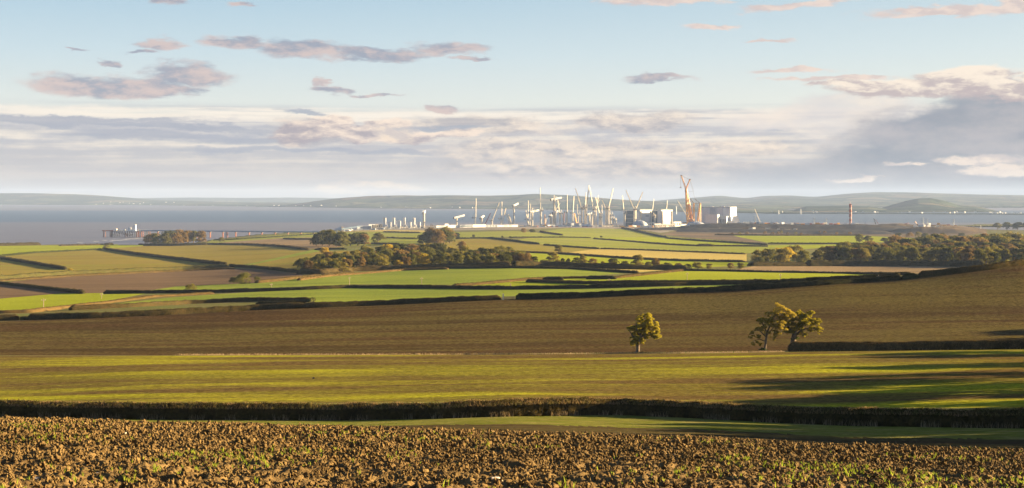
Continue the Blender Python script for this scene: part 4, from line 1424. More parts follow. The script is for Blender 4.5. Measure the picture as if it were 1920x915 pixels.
wood([(1410, 498), (1425, 489), (1500, 488), (1512, 497)], 5.0, (25, 31), ['round', 'wide'], [('leaf_dark', 3), ('leaf_olive', 4), ('leaf_gold', 1)], 'the right clump', 1000, 'trees of the right clump', 19, 2)
wood([(1512, 497), (1560, 487), (1640, 482), (1700, 473), (1960, 468), (2060, 478), (2060, 500), (1840, 499), (1700, 497)], 4.6, (25, 33), ['round', 'wide', 'round', 'tall'], [('leaf_dark', 6), ('leaf_olive', 5), ('leaf_russet', 4), ('leaf_gold', 1)], 'the right wood', 1000, 'trees of the right wood', 16, 3)
wood([(272, 461), (300, 455), (375, 453), (388, 458), (340, 461)], 4.5, (20, 25), ['round', 'tall', 'wide'], [('leaf_dark', 3), ('leaf_russet', 4), ('leaf_olive', 2)], 'the jetty copse', 1300, 'trees of the coastal copse', 12, 4)
wood([(595, 462), (608, 457), (640, 458), (645, 463)], 4.0, (24, 30), ['round', 'wide'], [('leaf_dark', 3), ('leaf_olive', 3)], 'the oak clump', 1300, 'trees of the oak clump', 16, 5)
wood([(660, 460), (668, 456), (686, 457), (686, 461)], 4.0, (20, 25), ['round'], [('leaf_dark', 3), ('leaf_russet', 2)], 'the group by the oak clump', 1300, 'trees beside the oak clump', 14, 6)
for (p, r_, h, k, m, lab) in [
        (593, 461, 23, 'round', 'leaf_dark', 'dark oak at the left end of the oak clump'), (605, 461, 28, 'round', 'leaf_dark', 'second dark oak from the left of the oak clump'),
        (618, 462, 31, 'round', 'leaf_olive', 'tallest olive oak in the middle of the oak clump'), (631, 463, 26, 'wide', 'leaf_dark', 'dark spreading oak right of the tallest in the clump'),
        (643, 464, 24, 'round', 'leaf_olive', 'sunlit olive oak at the right end of the oak clump'), (657, 461, 22, 'round', 'leaf_olive', 'olive oak just right of the oak clump, first of three'),
        (670, 461, 25, 'wide', 'leaf_dark', 'dark oak right of the oak clump, middle of three'), (683, 461, 22, 'round', 'leaf_russet', 'brown oak right of the oak clump, last of three'),
        (793, 458, 19, 'wide', 'leaf_dark', 'low dark tree at the left end of the round copse'), (806, 459, 25, 'round', 'leaf_dark', 'dark tree in the left half of the round copse'),
        (819, 459, 28, 'wide', 'leaf_russet', 'tallest brown tree of the round copse'), (832, 458, 27, 'round', 'leaf_dark', 'dark tree in the right half of the round copse'), (843, 456, 22, 'round', 'leaf_olive', 'olive tree at the right end of the round copse')]:
    tree(p, r_, h, k, m, lab, None, 1300)
tree(709, 457, 20, 'wide', 'leaf_dark', 'dark spreading oak standing just right of the oak clump', None, 1300)
wood([(792, 458), (800, 450), (838, 448), (846, 455), (820, 459)], 4.5, (21, 26), ['round', 'wide'], [('leaf_dark', 3), ('leaf_russet', 3), ('leaf_olive', 2)], 'the round copse', 1300, 'trees of the round copse', 14, 7)
tree(857, 447, 11, 'round', 'leaf_dark', 'small dark tree right of the round copse', None, 1300)
tree(866, 471, 19, 'round', 'leaf_russet', 'lone brown tree standing in the olive field', None, 1100)
tree(1047, 474, 15, 'round', 'leaf_olive', 'small lone round tree on the hedge below the site', None, 1100)
tree(888, 445, 5.5, 'round', 'leaf_dark', 'tiny dark tree left on the field above the curving hedge', None, 1500)
tree(942, 447, 5, 'round', 'leaf_dark', 'tiny dark tree, middle one above the curving hedge', None, 1500)
tree(957, 448, 5, 'wide', 'leaf_dark', 'tiny flat dark tree, right one above the curving hedge', None, 1500)
tree(1127, 446, 4, 'wide', 'leaf_dark', 'tiny tree on the hedge under the crest field', None, 1500)
for (p, r_, h, k, m, lab) in [
        (971, 497, 26, 'wide', 'leaf_olive', 'sunlit olive tree at the left of the hedgerow row'), (988, 496, 22, 'round', 'leaf_russet', 'brown tree beside the first olive hedgerow tree'),
        (1003, 496, 15, 'round', 'leaf_dark', 'dark small tree left of the big green hedgerow tree'), (1037, 497, 24, 'round', 'leaf_olive', 'big rounded green hedgerow tree below the lone tree'),
        (1055, 496, 12, 'tall', 'leaf_dark', 'small dark conical tree, left of a pair'), (1065, 496, 12, 'tall', 'leaf_dark', 'small dark conical tree, right of a pair'),
        (1081, 498, 15, 'wide', 'leaf_dark', 'dark shrubby tree left of the tall pale hedgerow tree'), (1093, 497, 20, 'tall', 'leaf_olive', 'tall pale hedgerow tree right of the conical pair'),
        (1112, 499, 14, 'wide', 'leaf_russet', 'brown shrubby tree between pale trees in the hedgerow'), (1130, 500, 10, 'round', 'leaf_olive', 'small olive tree at a gap in the hedgerow'),
        (1150, 501, 16, 'wide', 'leaf_dark', 'dark spreading hedgerow tree right of the gap'), (1172, 501, 12, 'wide', 'leaf_dark', 'low dark hedgerow tree left of the tallest one'),
        (1196, 503, 25, 'round', 'leaf_olive', 'tallest rounded hedgerow tree in the middle of the row'), (1216, 503, 12, 'wide', 'leaf_dark', 'low dark tree right of the tallest hedgerow tree'),
        (1230, 504, 21, 'tall', 'leaf_russet', 'upright brown hedgerow tree'), (1252, 505, 13, 'wide', 'leaf_dark', 'dark low tree right of the upright brown one'),
        (1272, 505, 12, 'wide', 'leaf_russet', 'low brown hedgerow tree'), (1290, 505, 10, 'bush', 'leaf_dark', 'dark hedgerow bush right of the low brown tree'), (1308, 505, 15, 'wide', 'leaf_olive', 'olive tree in the right part of the hedgerow'),
        (1330, 505, 11, 'wide', 'leaf_olive', 'small olive tree ending the hedgerow'), (1370, 504, 11, 'wide', 'leaf_russet', 'low brown tree left of the pale pair by the right clump'), (1388, 505, 13, 'round', 'leaf_olive', 'pale tree nearest the right hand clump'),
        (1020, 497, 11, 'bush', 'leaf_dark', 'dark bush left of the big green hedgerow tree'), (1240, 505, 10, 'bush', 'leaf_dark', 'dark bush under the upright brown tree')]:
    tree(p, r_, h, k, m, lab, None, 1000)
wood([(880, 500), (880, 492), (985, 488), (985, 499)], 6.0, (19, 24), ['wide', 'round'], [('leaf_dark', 4), ('leaf_russet', 4)], 'the shaded belt', 900, 'trees of the shaded belt', 13, 8)
tree(458, 532, 20, 'bush', 'leaf_olive', 'large olive bush in front of the brown ploughed field', None, 700)
tree(440, 532, 14, 'bush', 'leaf_dark', 'darker bush to the left of the large olive bush', None, 700)
tree(358, 547, 15, 'bush', 'leaf_olive', 'small ivy covered tree leaning on the hedge, left fields', None, 620, cat='tree', name='tree')
tree(132, 511, 8, 'bush', 'leaf_gold', 'sunlit round bush at the end of a dark slanting hedge', None, 800)
tree(199, 468, 9, 'bush', 'leaf_olive', 'bush at the upper end of the straight slanting hedge', None, 1100)
tree(416, 453, 8, 'bush', 'leaf_dark', 'round dark bush right of the coastal copse', None, 1500)
tree(482, 528, 9, 'bush', 'leaf_olive', 'pale bush at the edge of the ploughed field', None, 700)
tree(1612, 455, 16, 'round', 'leaf_olive', 'pale green tree at the right end of the yellow green field', None, 1500)
tree(1628, 456, 14, 'wide', 'leaf_dark', 'dark tree next to the pale tree, right end of the yellow green field', None, 1500)
tree(1658, 457, 11, 'wide', 'leaf_dark', 'dark rounded tree above the long right wood', None, 1500)
tree(1768, 452, 12, 'round', 'leaf_olive', 'olive tree standing above the right wood', None, 1500)
tree(1790, 453, 10, 'wide', 'leaf_dark', 'dark tree right of the olive tree above the right wood', None, 1500)
tree(1424, 497, 0, 'wide', 'leaf_dark', 'dark bushy tree at the left foot of the right clump', None, 1000, hm=9)
for (p, r_, h, lab) in [(1870, 430, 12, 'dark tree group on the skyline at far right, left tree'), (1888, 431, 14, 'dark tree on the far right skyline, middle tree'), (1908, 431, 15, 'dark tree on the far right skyline beside the edge'), (1926, 431, 15, 'dark tree just at the right edge on the skyline')]:
    tree(p, r_, h, 'wide', 'leaf_dark', lab, None, 2800)
wood([(1640, 443), (1700, 441), (1850, 446), (1920, 448), (1920, 456), (1800, 452)], 5.0, (7, 10), ['wide', 'bush'], [('leaf_dark', 4), ('leaf_russet', 2), ('leaf_olive', 2)], 'the scrub behind the right wood', 1700, 'scrub behind the right wood', 16, 9)
wood([(1340, 441), (1440, 441), (1600, 441), (1640, 440), (1640, 437), (1400, 438)], 3.0, (4, 6), ['bush'], [('leaf_russet', 4), ('leaf_olive', 2)], 'the spoil bank scrub', 1700, 'bushes at the spoil bank', 15, 10)
for o in list(COL.objects):
    if o.get('group', '').startswith('bushes at') or (o.name.startswith('bush') and 'autumn tree' in o.get('label', '')):
        o['label'] = o['label'].replace('autumn tree', 'autumn bush')
tree(982, 436, 8, 'bush', 'leaf_russet', 'brown bushes just below the site, left of the crest field', None, 1700)
tree(998, 437, 8, 'bush', 'leaf_dark', 'dark bush below the site, nearest the crest field', None, 1700)

def back_rows():
    r = np.random.default_rng(21)
    B = np.array(BACKROWS)
    src = [get_proto(k, m, q)[0] for k in ('round', 'wide') for m in ('leaf_dark', 'leaf_olive', 'leaf_russet') for q in (0, 1)]
    n = len(B)
    scatter('distant_woodland', B[:, :3], np.stack([np.zeros(n), np.zeros(n), r.uniform(0, 6.28, n)], 1), B[:, 3] * 1.1, r.integers(0, len(src), n), src, 'far back rows of the right wood merging into one olive brown canopy')


back_rows()

# belt of trees to the right of the view; it throws the long shadows over the young crop
for k, (x, y, h) in enumerate([(q_[0] + 11, *q_[1:]) for q_ in [(84, 205, 13), (90, 219, 14), (100, 246, 14), (107, 262, 15), (116, 292, 12), (135, 330, 13), (140, 345, 13), (176, 378, 14), (196, 405, 15), (214, 430, 15), (232, 452, 15), (62, 150, 13), (67, 163, 13), (74, 178, 13), (80, 190, 13), (95, 232, 11), (58, 138, 12), (55, 126, 12), (50, 112, 11), (78, 150, 13), (74, 130, 13)]]):
    tree(0, 0, 0, 'wide', 'leaf_dark', 'tree of the belt beyond the right edge', 'belt of trees right of the view', xyz=(x, y, tz1(x, y)), hm=h)


def hero(px_, row, label, blobs, trunk, mat, per, leaf, limbs, trunkmat='bark', ymin=330, extra=None, depth=.8):
    x, y, z = hit(px_, row, ymin)
    s = mpp(y)
    root = thing('oak_tree', (x, y, z), label, 'tree')
    r = random.Random(int(px_))
    B = []
    for (bx, br, rad) in blobs:
        k = 9
        for q in range(k):          # each lobe is a bunch of smaller clumps spread in depth
            a = r.uniform(0, 6.28); d = r.uniform(.15, 1.0) * rad
            B.append(((bx - px_ + d * math.cos(a)) * s, r.uniform(-1, 1) * rad * s * depth * 1.3, (row - br + d * math.sin(a) * .8) * s, rad * s * r.uniform(.34, .58)))
    o = crown_mesh('crown', 1, 1, 0, int(px_), 0, per, leaf, mat, 1.0, B)
    o.parent = root
    mb = MB()
    tube_path(mb, [((a - px_) * s, d * s, (row - b_) * s, rr * s) for a, b_, d, rr in trunk], 9)
    mb.build('trunk', M[trunkmat]).parent = root
    for lm in limbs:
        mb = MB()
        tube_path(mb, [((a - px_) * s, d * s, (row - b_) * s, rr * s) for a, b_, d, rr in lm], 6)
        mb.build('limb', M['bark']).parent = root
    if extra:
        for nm, mt, bl, pr in extra:
            o = crown_mesh(nm, 1, 1, 0, int(px_) + 5, 0, pr, leaf, mt, 1.0, [((a - px_) * s, d * s, (row - b_) * s, rr * s) for a, b_, d, rr in bl])
            o.parent = root
    return root


hero(1196, 661, 'compact leafy oak standing alone in the middle of the hillside foot', [
    (1212, 600, 13), (1200, 602, 11), (1222, 606, 11), (1193, 612, 12), (1229, 616, 9), (1210, 615, 15), (1226, 628, 11), (1233, 632, 6), (1198, 624, 12), (1213, 630, 10), (1181, 616, 6), (1188, 636, 9), (1197, 640, 9), (1186, 645, 6), (1230, 622, 8), (1205, 592, 5), (1204, 641, 6)],
    [(1195, 664, 0, 6), (1196, 658, 0, 3.6), (1196.5, 645, 0, 3.0), (1199, 630, 0, 2.6), (1207, 612, 0, 1.2)], 'leaf_hero', 330, .29,
    [[(1197, 642, 0, 2), (1186, 630, -3, 1.3), (1180, 620, -4, .5)], [(1198, 634, 0, 2), (1212, 626, 3, 1.4), (1226, 622, 5, .5)], [(1199, 630, 0, 2), (1193, 616, -6, 1.2), (1192, 604, -8, .4)], [(1200, 626, 0, 1.8), (1214, 610, 6, 1), (1220, 602, 6, .4)]],
    extra=[('base_grass', 'hedgetan', [(1187, 660.5, 0, 2.5), (1204, 660.5, 0, 3), (1211, 661, 0, 2), (1197, 660, -3, 3)], 140)])
hero(1434, 659, 'tall thin leaved oak with a pale bare trunk, left of the pair', [
    (1462, 583, 11), (1448, 590, 12), (1476, 592, 11), (1464, 597, 14), (1433, 600, 10), (1446, 608, 13), (1422, 603, 7), (1462, 612, 12), (1429, 614, 8), (1412, 626, 6), (1419, 618, 6), (1407, 633, 4), (1422, 632, 6), (1455, 624, 9), (1440, 625, 6), (1412, 645, 4), (1420, 641, 4), (1426, 646, 4), (1451, 634, 5), (1458, 573, 6), (1481, 584, 6)],
    [(1434, 662, 0, 4.5), (1434.5, 655, 0, 2.4), (1436, 640, 0, 2.0), (1438, 624, 0, 1.8), (1447, 603, 0, 1.1), (1457, 585, 0, .5)], 'leaf_hero_tan', 260, .26,
    [[(1437, 632, 0, 1.4), (1424, 620, -4, .9), (1414, 618, -6, .4)], [(1438, 628, 0, 1.5), (1450, 616, 4, 1), (1466, 604, 6, .4)], [(1438, 624, 0, 1.5), (1430, 608, -5, .9), (1426, 600, -6, .4)], [(1436, 640, 0, 1.2), (1424, 636, 3, .7), (1412, 640, 5, .3)], [(1446, 606, 0, 1.2), (1460, 594, 6, .8), (1474, 590, 8, .3)]],
    trunkmat='bark', extra=[('ivy', 'ivy', [(1430, 655, 0, 5), (1426, 657, 2, 4), (1434, 656, -2, 4)], 220)])
hero(1487, 656, 'broad golden green oak with an ivy covered trunk at the hedge end', [
    (1500, 594, 11), (1514, 592, 11), (1487, 599, 11), (1525, 600, 10), (1534, 607, 8), (1538, 616, 6), (1508, 606, 13), (1526, 614, 9), (1494, 610, 12), (1480, 611, 9), (1518, 618, 7), (1502, 622, 8), (1536, 623, 4), (1508, 627, 6), (1476, 620, 7), (1488, 622, 8), (1471, 604, 7), (1500, 588, 6), (1520, 588, 5)],
    [(1486, 660, 0, 9), (1487, 650, 0, 6), (1488, 636, 0, 5), (1490, 622, 0, 4), (1498, 606, 0, 1.5)], 'leaf_hero', 330, .29,
    [[(1489, 630, 0, 3), (1504, 618, -3, 2), (1524, 612, -5, .6)], [(1489, 626, 0, 2.5), (1478, 612, 4, 1.6), (1473, 604, 5, .5)], [(1491, 622, 0, 2.5), (1508, 604, 6, 1.6), (1518, 596, 8, .5)]],
    extra=[('ivy', 'ivy', [(1484, 648, -2, 6), (1490, 644, -3, 6), (1488, 636, 0, 6), (1493, 634, -2, 5), (1482, 653, -2, 6), (1492, 627, 0, 5)], 220)])

# ------------------------------------------------------------------ construction site, power stations
YS = 5000.0


def W(px_, row, Y=YS):
    return Vector(((px_ - 960) / F * Y, Y, CAMZ - (row - HOR) / F * Y))


def gz(px_, Y=YS):
    return tz1((px_ - 960) / F * Y, Y)


def rel(root, mb, name, mat, smooth=False):
    o = mb.build(name, M[mat], None, smooth)
    l = Vector(root.location)
    o.data.transform(Matrix.Translation(-l))
    o.parent = root
    return o


def block(px0, pxc, px1, top, Y, phi, z0=None):
    """upright block whose nearest edge stands at pxc; returns its 4 ground corners (near, right, back, left)"""
    u0, uc, u1 = [(p - 960) / F for p in (px0, pxc, px1)]
    C = Vector((uc * Y, Y))
    if phi >= 0:      # long front turned to the left, right hand side in view
        t1 = Vector((-math.cos(phi), math.sin(phi))); t2 = Vector((math.sin(phi), math.cos(phi)))
    else:             # long front turned to the right, left hand side in view
        t1 = Vector((math.sin(phi), math.cos(phi))); t2 = Vector((math.cos(phi), -math.sin(phi)))
    L1 = (u0 * C.y - C.x) / (t1.x - u0 * t1.y)
    L2 = (u1 * C.y - C.x) / (t2.x - u1 * t2.y) if px1 > pxc else 30.0
    return C, C + t2 * L2, C + t2 * L2 + t1 * L1, C + t1 * L1


def prism(mb, ring, z0, z1, grow=0.0):
    c = sum((Vector(p) for p in ring), Vector((0, 0))) / 4
    R = [c + (Vector(p) - c) * (1 + grow) for p in ring]
    mb.quadbox([(p.x, p.y, z0) for p in R] + [(p.x, p.y, z1) for p in R])


def ztop(row, Y):
    return CAMZ - (row - HOR) / F * Y


def face_panel(mb, A, B, a0, a1, z0, z1, out=.35):
    """thin raised panel on the wall from A to B, between fractions a0..a1"""
    A, B = Vector(A), Vector(B)
    d = (B - A).normalized(); n = Vector((d.y, -d.x))
    p, q = A.lerp(B, a0), A.lerp(B, a1)
    mb.quadbox([(p.x, p.y, z0), (q.x, q.y, z0), (q.x - n.x * 0 + n.x * out * -1, q.y + n.y * out * -1, z0), (p.x - n.x * out, p.y - n.y * out, z0),
                (p.x, p.y, z1), (q.x, q.y, z1), (q.x - n.x * out, q.y - n.y * out, z1), (p.x - n.x * out, p.y - n.y * out, z1)])


def hall(name, px0, pxc, px1, top, Y, phi, mat, label, roofmat='roofgrey', bands=0, bandmat='grey', windows=0, parapet=.7, cat='building', group=None):
    C, R, Bk, Lf = block(px0, pxc, px1, top, Y, math.radians(phi))
    zg = min(tz1(p.x, p.y) for p in (C, R, Bk, Lf)) - 1.0
    zt = ztop(top, Y)
    root = thing(name, (C.x, C.y, zg + 1), label, cat, group)
    mb = MB(); prism(mb, [C, R, Bk, Lf], zg, zt - parapet); rel(root, mb, 'wall', mat)
    mb = MB(); prism(mb, [C, R, Bk, Lf], zt - parapet, zt, .012); rel(root, mb, 'roof', roofmat)
    for k in range(bands):
        a0 = (k + .12) / bands; a1 = (k + .88) / bands
        mb = MB(); face_panel(mb, Lf, C, a0, a1, zg + (zt - zg) * .12, zt - (zt - zg) * .12, -.5); rel(root, mb, 'cladding_panel', bandmat)
    for k in range(windows):
        a0 = (k + .25) / windows; a1 = (k + .70) / windows
        mb = MB(); face_panel(mb, *((Lf, C) if phi >= 0 else (C, R)), a0, a1, zg + (zt - zg) * .38, zg + (zt - zg) * .72, -.3); rel(root, mb, 'window', 'dark')
    return root, (C, R, Bk, Lf), zg, zt


# big grey reactor building with its lower front wing and flared white end
root, (C, R, Bk, Lf), zg, zt = hall('power_station_building', 1315, 1369, 1381, 388, 5000, 26, 'grey', 'large grey windowless power station block with a sunlit white end, right of the orange ring crane', bands=0)
mb = MB()
for k in range(4):
    face_panel(mb, Lf, C, [0, .30, .52, .74][k] + .01, [.30, .52, .74, 1.0][k] - .01, zg + 16, zt - 4, -.6)
    rel(root, mb, 'cladding_panel', ['pale', 'grey', 'pale', 'pale'][k]); mb = MB()
mb = MB(); face_panel(mb, C, R, 0.02, .98, zt - 33, zt - 1.5, -.6); rel(root, mb, 'end_panel', 'white')  # shaded front and sunlit end are put into grey and white cladding
for a0, a1 in ((.33, .42), (.70, .82), (.9, .98)):
    mb = MB(); p, q = Lf.lerp(C, a0), Lf.lerp(C, a1)
    mb.bar((p.x, p.y + 6, zt + 1.0), (q.x, q.y + 6, zt + 1.0), 2.4); rel(root, mb, 'roof_vent', 'white')
hall('power_station_wing', 1322, 1345.5, 1349, 402, 4960, 26, 'pale', 'lower pale grey block standing in front of the large grey power station block')
hall('power_station_wing', 1346, 1362, 1366, 405.5, 4970, 26, 'grey', 'low grey annexe left of the flared white structure', windows=5)
root = thing('turbine_house_end', W(1379, 418), 'flared white structure at the right foot of the large grey block', 'building')
mb = MB()
for (z0, z1, w0, w1) in ((416, 405, 15.5, 9.5),):
    a, b_ = ztop(419.5, 5000), ztop(405, 5000)
    c = W(1379.5, 410)
    mb.quadbox([(c.x - 14.5, c.y - 9, a), (c.x + 14.5, c.y - 9, a), (c.x + 14.5, c.y + 14, a), (c.x - 14.5, c.y + 14, a),
                (c.x - 8, c.y - 7, b_), (c.x + 7, c.y - 7, b_), (c.x + 7, c.y + 10, b_), (c.x - 8, c.y + 10, b_)])
rel(root, mb, 'wall', 'white')
mb = MB(); c = W(1362, 410); mb.box(c.x, c.y - 14, ztop(418, 5000), ztop(409, 5000), 5, 5); rel(root, mb, 'stack', 'white')
mb = MB(); c = W(1370, 416); mb.box(c.x, c.y - 14, ztop(419, 5000), ztop(414.5, 5000), 24, 8); rel(root, mb, 'low_wing', 'white')

# the older station: two white towers with dark blue halls
for (a, c_, d_, top, lab) in ((1172, 1200, 1204, 394.5, 'dark blue glazed reactor hall, left one behind the tower cranes'), (1221, 1240, 1243, 394.5, 'dark blue glazed reactor hall between the two white towers')):
    root, (C, R, Bk, Lf), zg, zt = hall('reactor_hall', a, c_, d_, top, 5120, 14, 'blueglass', lab, 'white')
    for k in range(3):
        mb = MB(); z = zg + (zt - zg) * (.22 + .24 * k); face_panel(mb, Lf, C, 0, 1, z, z + 1.4, -.5); rel(root, mb, 'floor_band', 'grey')
    for k in range(4):
        mb = MB(); face_panel(mb, Lf, C, .1 + .22 * k, .24 + .22 * k, zt - 1.6, zt + 1.2, -.4); rel(root, mb, 'roof_vent', 'white')
for (a, c_, d_, lab) in ((1200, 1200.5, 1222, 'white square tower of the old station, left one, with pale corner shafts'), (1240, 1240.5, 1261, 'white square tower of the old station, right one, standing nearer the orange crane')):
    Y = 5080
    root = thing('reactor_tower', (W(a, 420, Y).x, Y, gz(a, Y)), lab, 'building')
    x0, x1 = W(a, 0, Y).x, W(d_, 0, Y).x
    n = Vector((.66, -.75)); d = Vector((.75, .66))
    def P2_(x, y): return Vector((x, y))
    A = Vector((x0, Y - 6)); Bq = A + d * ((x1 - x0) / .75 * 1.10)
    back = -n * 20
    ring = [A, Bq, Bq + back, A + back]
    mb = MB(); prism(mb, ring, gz(a, Y) - 2, ztop(394, Y)); rel(root, mb, 'wall', 'pale')
    mb = MB(); face_panel(mb, A, Bq, .16, .80, ztop(416 if a < 1210 else 415, Y), ztop(395.5, Y), -1.0); rel(root, mb, 'end_panel', 'white')
    mb = MB(); prism(mb, ring, ztop(394, Y), ztop(393.4, Y), .02); rel(root, mb, 'roof', 'white')
    if a < 1210:
        mb = MB(); face_panel(mb, A, Bq, .45, .70, ztop(406, Y), ztop(404, Y), -1.6); rel(root, mb, 'vent_panel', 'roofgrey')
    for k in (0, 1):
        mb = MB(); p = A.lerp(Bq, .05 + .87 * k); mb.box(p.x + 1, p.y - 1.5, gz(a, Y) - 1, ztop(396, Y), 3.2, 3.2, .43); rel(root, mb, 'corner_shaft', 'cream')


def dome(px_, w, top, Y, mat, label, flat=1.0, base=None, ribs=8):
    c = W(px_, 420, Y); r_ = w / 2 * mpp(Y)
    zb = (ztop(base, Y) if base else gz(px_, Y)) - 1
    h = ztop(top, Y) - zb
    root = thing('dome_shed', (c.x, c.y, zb + 1), label, 'dome')
    mb = MB(); mb.lathe(c.x, c.y, [(r_, zb), (r_ * .985, zb + h * .22), (r_ * .93, zb + h * .42), (r_ * .80, zb + h * .65), (r_ * .58, zb + h * .84), (r_ * .3, zb + h * .96), (r_ * .04, zb + h)], 28)
    rel(root, mb, 'shell', mat, True)
    mb = MB(); mb.lathe(c.x, c.y, [(r_ * .06, zb + h * .99), (r_ * .06, zb + h + 1.5), (.2, zb + h + 1.8)], 10); rel(root, mb, 'top_vent', 'grey')
    for k in range(ribs):
        a = 2 * math.pi * (k + .5) / ribs
        mb = MB(); tube_path(mb, [(c.x + q * r_ * math.cos(a), c.y + q * r_ * math.sin(a), zb + h * zq, .35) for q, zq in ((1.0, .02), (.94, .43), (.81, .66), (.59, .85), (.31, .97))], 4); rel(root, mb, 'rib', 'grey')


dome(1200, 31, 413, 4900, 'roofgrey', 'blue grey dome in front of the left white tower', base=426)
dome(1305, 44, 415, 4560, 'roofgrey', 'low wide grey dome at the foot of the orange ring crane', base=430)

# ---- cranes
def ground_at(px_, Y): return gz(px_, Y)


def tower_part(root, px_, row, Y, w, mat, zb=None):
    c = W(px_, row, Y)
    z0 = (zb if zb is not None else ground_at(px_, Y)) - 1
    mb = MB(); H = c.z - z0
    mb.lattice((c.x, c.y, z0), (c.x, c.y, c.z), w, w, w * .24, max(4, int(H / (w * 1.1))), w * .16)
    rel(root, mb, 'tower', mat)
    mb = MB(); mb.box(c.x, c.y, z0 - .5, z0 + 2.2, w * 2.6, w * 2.6); rel(root, mb, 'base', 'concrete')
    return c, z0


def luffer(px_, prow, tip, label, Y=YS, w=3.0, mat='cream', jw=1.9, side=None):
    """tower crane with a luffing jib"""
    root = thing('tower_crane', (W(px_, 0, Y).x, Y, ground_at(px_, Y)), label, 'crane', 'tower cranes of the construction site')
    c, z0 = tower_part(root, px_, prow, Y, w, mat)
    t = W(tip[0], tip[1], Y + 12)
    sgn = side or (1 if t.x < c.x else -1)
    mb = MB(); mb.lathe(c.x, c.y, [(w * .75, c.z), (w * .75, c.z + 1.6)], 12); rel(root, mb, 'slewing_ring', 'dark')
    mb = MB(); mb.box(c.x - sgn * w * .8, c.y - w * .9, c.z + 1.6, c.z + 4.2, 2.2, 2.4); rel(root, mb, 'cab', 'white')
    mb = MB(); mb.bar((c.x - sgn * 1.5, c.y, c.z + 2.2), (c.x + sgn * 9.5, c.y, c.z + 2.6), 2.0); rel(root, mb, 'counter_jib', mat)
    mb = MB(); mb.box(c.x + sgn * 8.2, c.y, c.z - 1.0, c.z + 4.0, 3.0, 3.6); rel(root, mb, 'counterweight', 'concrete')
    ap = Vector((c.x + sgn * 5.0, c.y, c.z + 13))
    mb = MB(); mb.bar((c.x - sgn, c.y - 1, c.z + 2), ap, .9); mb.bar((c.x + sgn * 8, c.y, c.z + 3), ap, .6); rel(root, mb, 'a_frame', mat)
    b0 = Vector((c.x - sgn * 1.5, c.y, c.z + 2.6))
    n = max(6, int((t - b0).length / 3.2))
    mb = MB(); mb.lattice(b0, t, jw, jw * .7, jw * .38, n, jw * .24); rel(root, mb, 'jib', mat)
    m = b0.lerp(t, .86)
    mb = MB(); mb.bar(ap, m, .22); rel(root, mb, 'tie_rope', 'dark')
    hk = t + Vector((0, 0, -min(30, max(6, (t.z - c.z) * .3))))
    mb = MB(); mb.bar(t, hk, .18); mb.box(hk.x, hk.y, hk.z - 1.4, hk.z, 1.0, 1.0); rel(root, mb, 'hook_rope', 'dark')
    return root


def hammer(px_, trow, j0, j1, label, Y=YS, w=4.2, apex=None, thick=4.4, mat='cream'):
    """tower crane with a short thick straight jib"""
    root = thing('tower_crane', (W(px_, 0, Y).x, Y, ground_at(px_, Y)), label, 'crane', 'white cranes with thick short jibs')
    c, z0 = tower_part(root, px_, trow, Y, w, mat)
    mb = MB(); mb.box(c.x, c.y, z0, c.z, w * .8, w * .8, .8); rel(root, mb, 'added_core', mat)  # solid core added and turned to catch the sun, so the tower reads bright
    p, q = W(j0[0], j0[1], Y + 6), W(j1[0], j1[1], Y + 36)
    mb = MB(); mb.lattice(p, q, thick, thick * .8, thick * .30, 8, thick * .2); mb.bar(p, q, thick * .8, thick * .6); rel(root, mb, 'jib', 'white')
    mb = MB(); mb.box(p.x - 1.5, p.y, p.z - 4, p.z + 2.5, 3.4, 4.2); rel(root, mb, 'counterweight', 'dark')
    mb = MB(); mb.box(c.x - w * .7, c.y - w * .6, c.z - 3, c.z + .2, 2.4, 2.4); rel(root, mb, 'cab', 'white')
    if apex:
        a = W(px_, apex, Y)
        mb = MB(); mb.lattice((c.x, c.y, c.z), a, w * .6, .6, .6, 4, .4); mb.bar(a, p.lerp(q, .75), .3); rel(root, mb, 'apex_mast', mat)
    mb = MB(); k = p.lerp(q, .85); mb.bar(k, k + Vector((0, 0, -12)), .25); mb.box(k.x, k.y, k.z - 14, k.z - 12, 1.4, 1.4); rel(root, mb, 'hook_rope', 'dark')
    return root


def crawler(base, tip, label, Y=YS, mat='cream', w=2.4, cat='crane', cab='yellow', mast=True):
    """mobile lattice boom crane on tracks"""
    z0 = ground_at(base[0], Y)
    c = W(base[0], base[1], Y); c.z = max(c.z, z0 + 2)
    root = thing('crawler_crane', (c.x, Y, z0), label, cat, 'mobile cranes of the construction site')
    t = W(tip[0], tip[1], Y + 8)
    sg = 1 if t.x < c.x else -1
    for k in (-1, 1):
        mb = MB(); mb.box(c.x + sg * 2, c.y + 3.0 * k, z0 - .5, z0 + 1.6, 10, 1.4); rel(root, mb, 'track', 'dark')
    mb = MB(); mb.box(c.x + sg * 3, c.y, z0 + 1.6, z0 + 4.8, 9, 4.4); rel(root, mb, 'body', cab)
    mb = MB(); mb.box(c.x - sg * 1.5, c.y - 2.6, z0 + 2, z0 + 5, 2.4, 2.0); rel(root, mb, 'cab', 'white')
    mb = MB(); mb.lattice((c.x, c.y, min(c.z, z0 + 4)), t, w, w * .6, w * .26, max(6, int((t - c).length / 3)), w * .17); rel(root, mb, 'boom', mat)
    if mast:
        m = Vector((c.x + sg * 7, c.y, z0 + 14)); mb = MB(); mb.bar((c.x, c.y, z0 + 4), m, .8); mb.bar(m, t, .22); rel(root, mb, 'mast', mat)
    mb = MB(); mb.bar(t, t + Vector((0, 0, -10)), .2); mb.box(t.x, t.y, t.z - 11.5, t.z - 10, 1, 1); rel(root, mb, 'hook_rope', 'dark')
    return root


